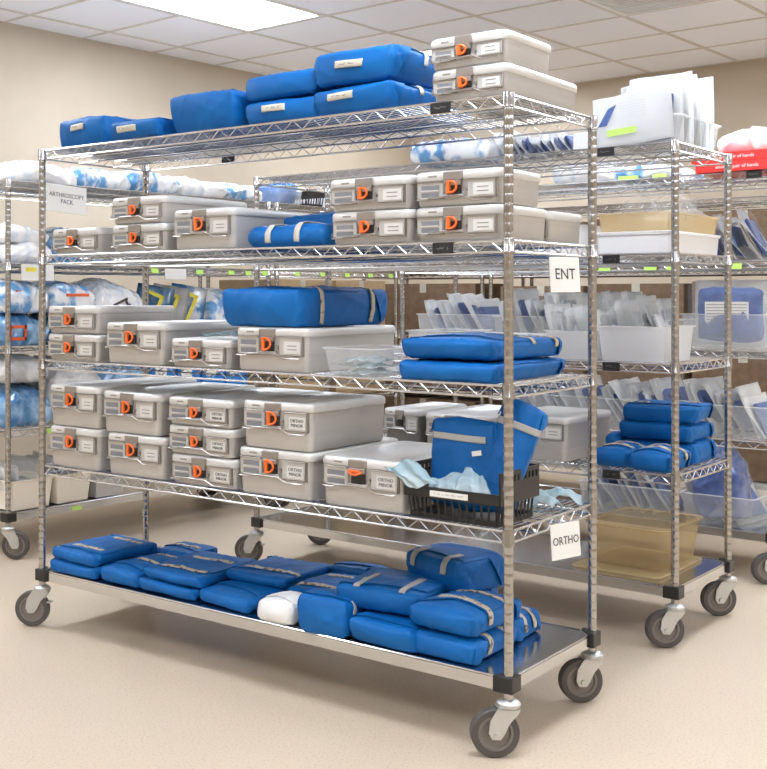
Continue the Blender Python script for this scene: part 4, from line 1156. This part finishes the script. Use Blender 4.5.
# ------------------------------------------------------------------ far rack
t = bin_(.22, .30, .10, 'small clear bin holding something blue on the far rack top'); put(t, 5, .14, .0, Z4)
PK(.06, .03, Z4 + .006, .15, .22, .105, 'bright blue folded bundle in the small clear bin on the far rack', rack=5, wr=2, cat='bundle', name='folded_bundle')
t = slotted_basket(.17, .26, .085, .085, 'small black basket on the far rack top beside the blue bundle', card=False); put(t, 5, .36, .0, Z4)
t = bmesh.new(); box(t, -.08, .08, 0, .30, 0, .10, .003); put(tag(obj('white_carton', t, 'whiteplastic'), 'white carton on the far rack top right of the black basket', 'box'), 5, .56, .0, Z4)
t = bmesh.new(); box(t, -.13, .13, 0, .25, 0, .16, .01); put(tag(obj('white_carton', t, 'paper'), 'white carton furthest back on the far rack top', 'box'), 5, .50, .34 - .0, Z4)
def carton(w, l_, h, lab, m='cardboard'):
    t = thing('cardboard_box', lab, 'cardboard box')
    bm = bmesh.new(); box(bm, -w / 2, w / 2, 0, l_, 0, h, .003); obj('carton', bm, m, t)
    bm = bmesh.new(); box(bm, -.024, .024, -.001, l_ + .001, h - .0005, h + .0008); box(bm, -.024, .024, -.0012, -.0002, h - .06, h + .0005); obj('packing_tape', bm, 'tape_plain', t)
    return t
put(carton(.56, .42, .325, 'large cardboard box on the far rack behind the big tied pack'), 5, .29, .04, Z2)
put(carton(.52, .42, .325, 'large cardboard box on the far rack left of the corner posts'), 5, .87, .04, Z2)
put(carton(.52, .42, .30, 'cardboard box on the far rack fourth shelf glimpsed over the cases'), 5, .87, .04, Z1)
put(carton(.52, .42, .30, 'cardboard box on the far rack fourth shelf hidden by the stacked cases'), 5, .29, .04, Z1)

rack6 = rack(6, 1.82, .54, 'chrome wire rack of brown cartons added furthest back to fill the dark area', [], casters=(35, 42, 30, 35))  # added rack: its cartons fill the dark area behind the back cart
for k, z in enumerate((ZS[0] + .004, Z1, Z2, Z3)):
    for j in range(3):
        put(carton(.54, .46, .29 + .01 * j, 'brown carton added as dark filler on the furthest back rack, %s level, %s' % (('bottom', 'fourth', 'third', 'second')[k], ('left end', 'middle', 'right end')[j]), 'dark_fill_card'), 6, .32 + j * .585, .03, z)

rack7 = rack(7, .91, .54, 'narrow chrome wire rack added in the back left corner for dark filler cartons', [], casters=(35, 42, 30, 35))  # also added: dark cartons cover the bright wall behind the left pouches
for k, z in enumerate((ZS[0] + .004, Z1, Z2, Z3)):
    put(carton(.78, .46, .31, 'wide dark brown carton added as dark filler on the narrow back corner rack, %s level' % ('bottom', 'fourth', 'third', 'second')[k], 'dark_fill_card'), 7, .455, .03, z)

# ------------------------------------------------------------------ signs
def sign(w, h, lines, size, lab, rack_, u, v, z, rot=0, sway=0, mtl='card', side=False, font_m='ink', plastic=True):
    t = thing('hanging_sign', lab, 'sign')
    bm = bmesh.new(); box(bm, -w / 2, w / 2, -.0008, .0008, -h, 0); obj('card', bm, mtl, t)
    bm = bmesh.new(); box(bm, -w / 2 - .004, w / 2 + .004, .0012, .002, -h - .004, .006); obj('plastic_sleeve', bm, 'film', t)
    if lines:
        o = obj('lettering', text_mesh(lines, size, .0003), None, t)
        if not o.data.materials: o.data.materials.append(M[font_m])
        o.rotation_euler = (R(90), 0, 0); o.location = (0, -.0014, -h / 2)
    put(t, rack_, u, v, z, rot); t.rotation_euler[1] = R(sway); t.rotation_euler[0] = R(-4)
    return t
sign(.245, .130, 'ARTHROSCOPY\nPACK', .030, 'white sign reading ARTHROSCOPY PACK hanging on the left rack', 4, .335, -.012, Z4 - .006, sway=3)
sign(.19, .075, None, 0, 'blank white shelf card with pale yellow patch left of the front post', 4, .16, -.012, Z3 - .004)
sign(.155, .055, None, 0, 'small white shelf card hanging right of the back post', 4, 1.065, -.012, Z3 - .01)
sign(.118, .098, 'ENT', .044, 'white sign reading ENT clipped to the end of the second shelf', 1, 1.838, .305, Z3 - .040, rot=72)
sign(.125, .098, 'ORTHO', .032, 'white sign reading ORTHO clipped to the end of the fourth shelf', 1, 1.838, .31, Z1 - .022, rot=76)
bm = bmesh.new(); box(bm, -.03, .03, -.0012, .0, -.05, -.015); o = obj('yellow_patch', bm, 'yellow', None)
tag(o, 'pale yellow sticker on the blank shelf card of the left rack', 'sticker'); put(o, 4, .12, -.014, Z3 - .004)
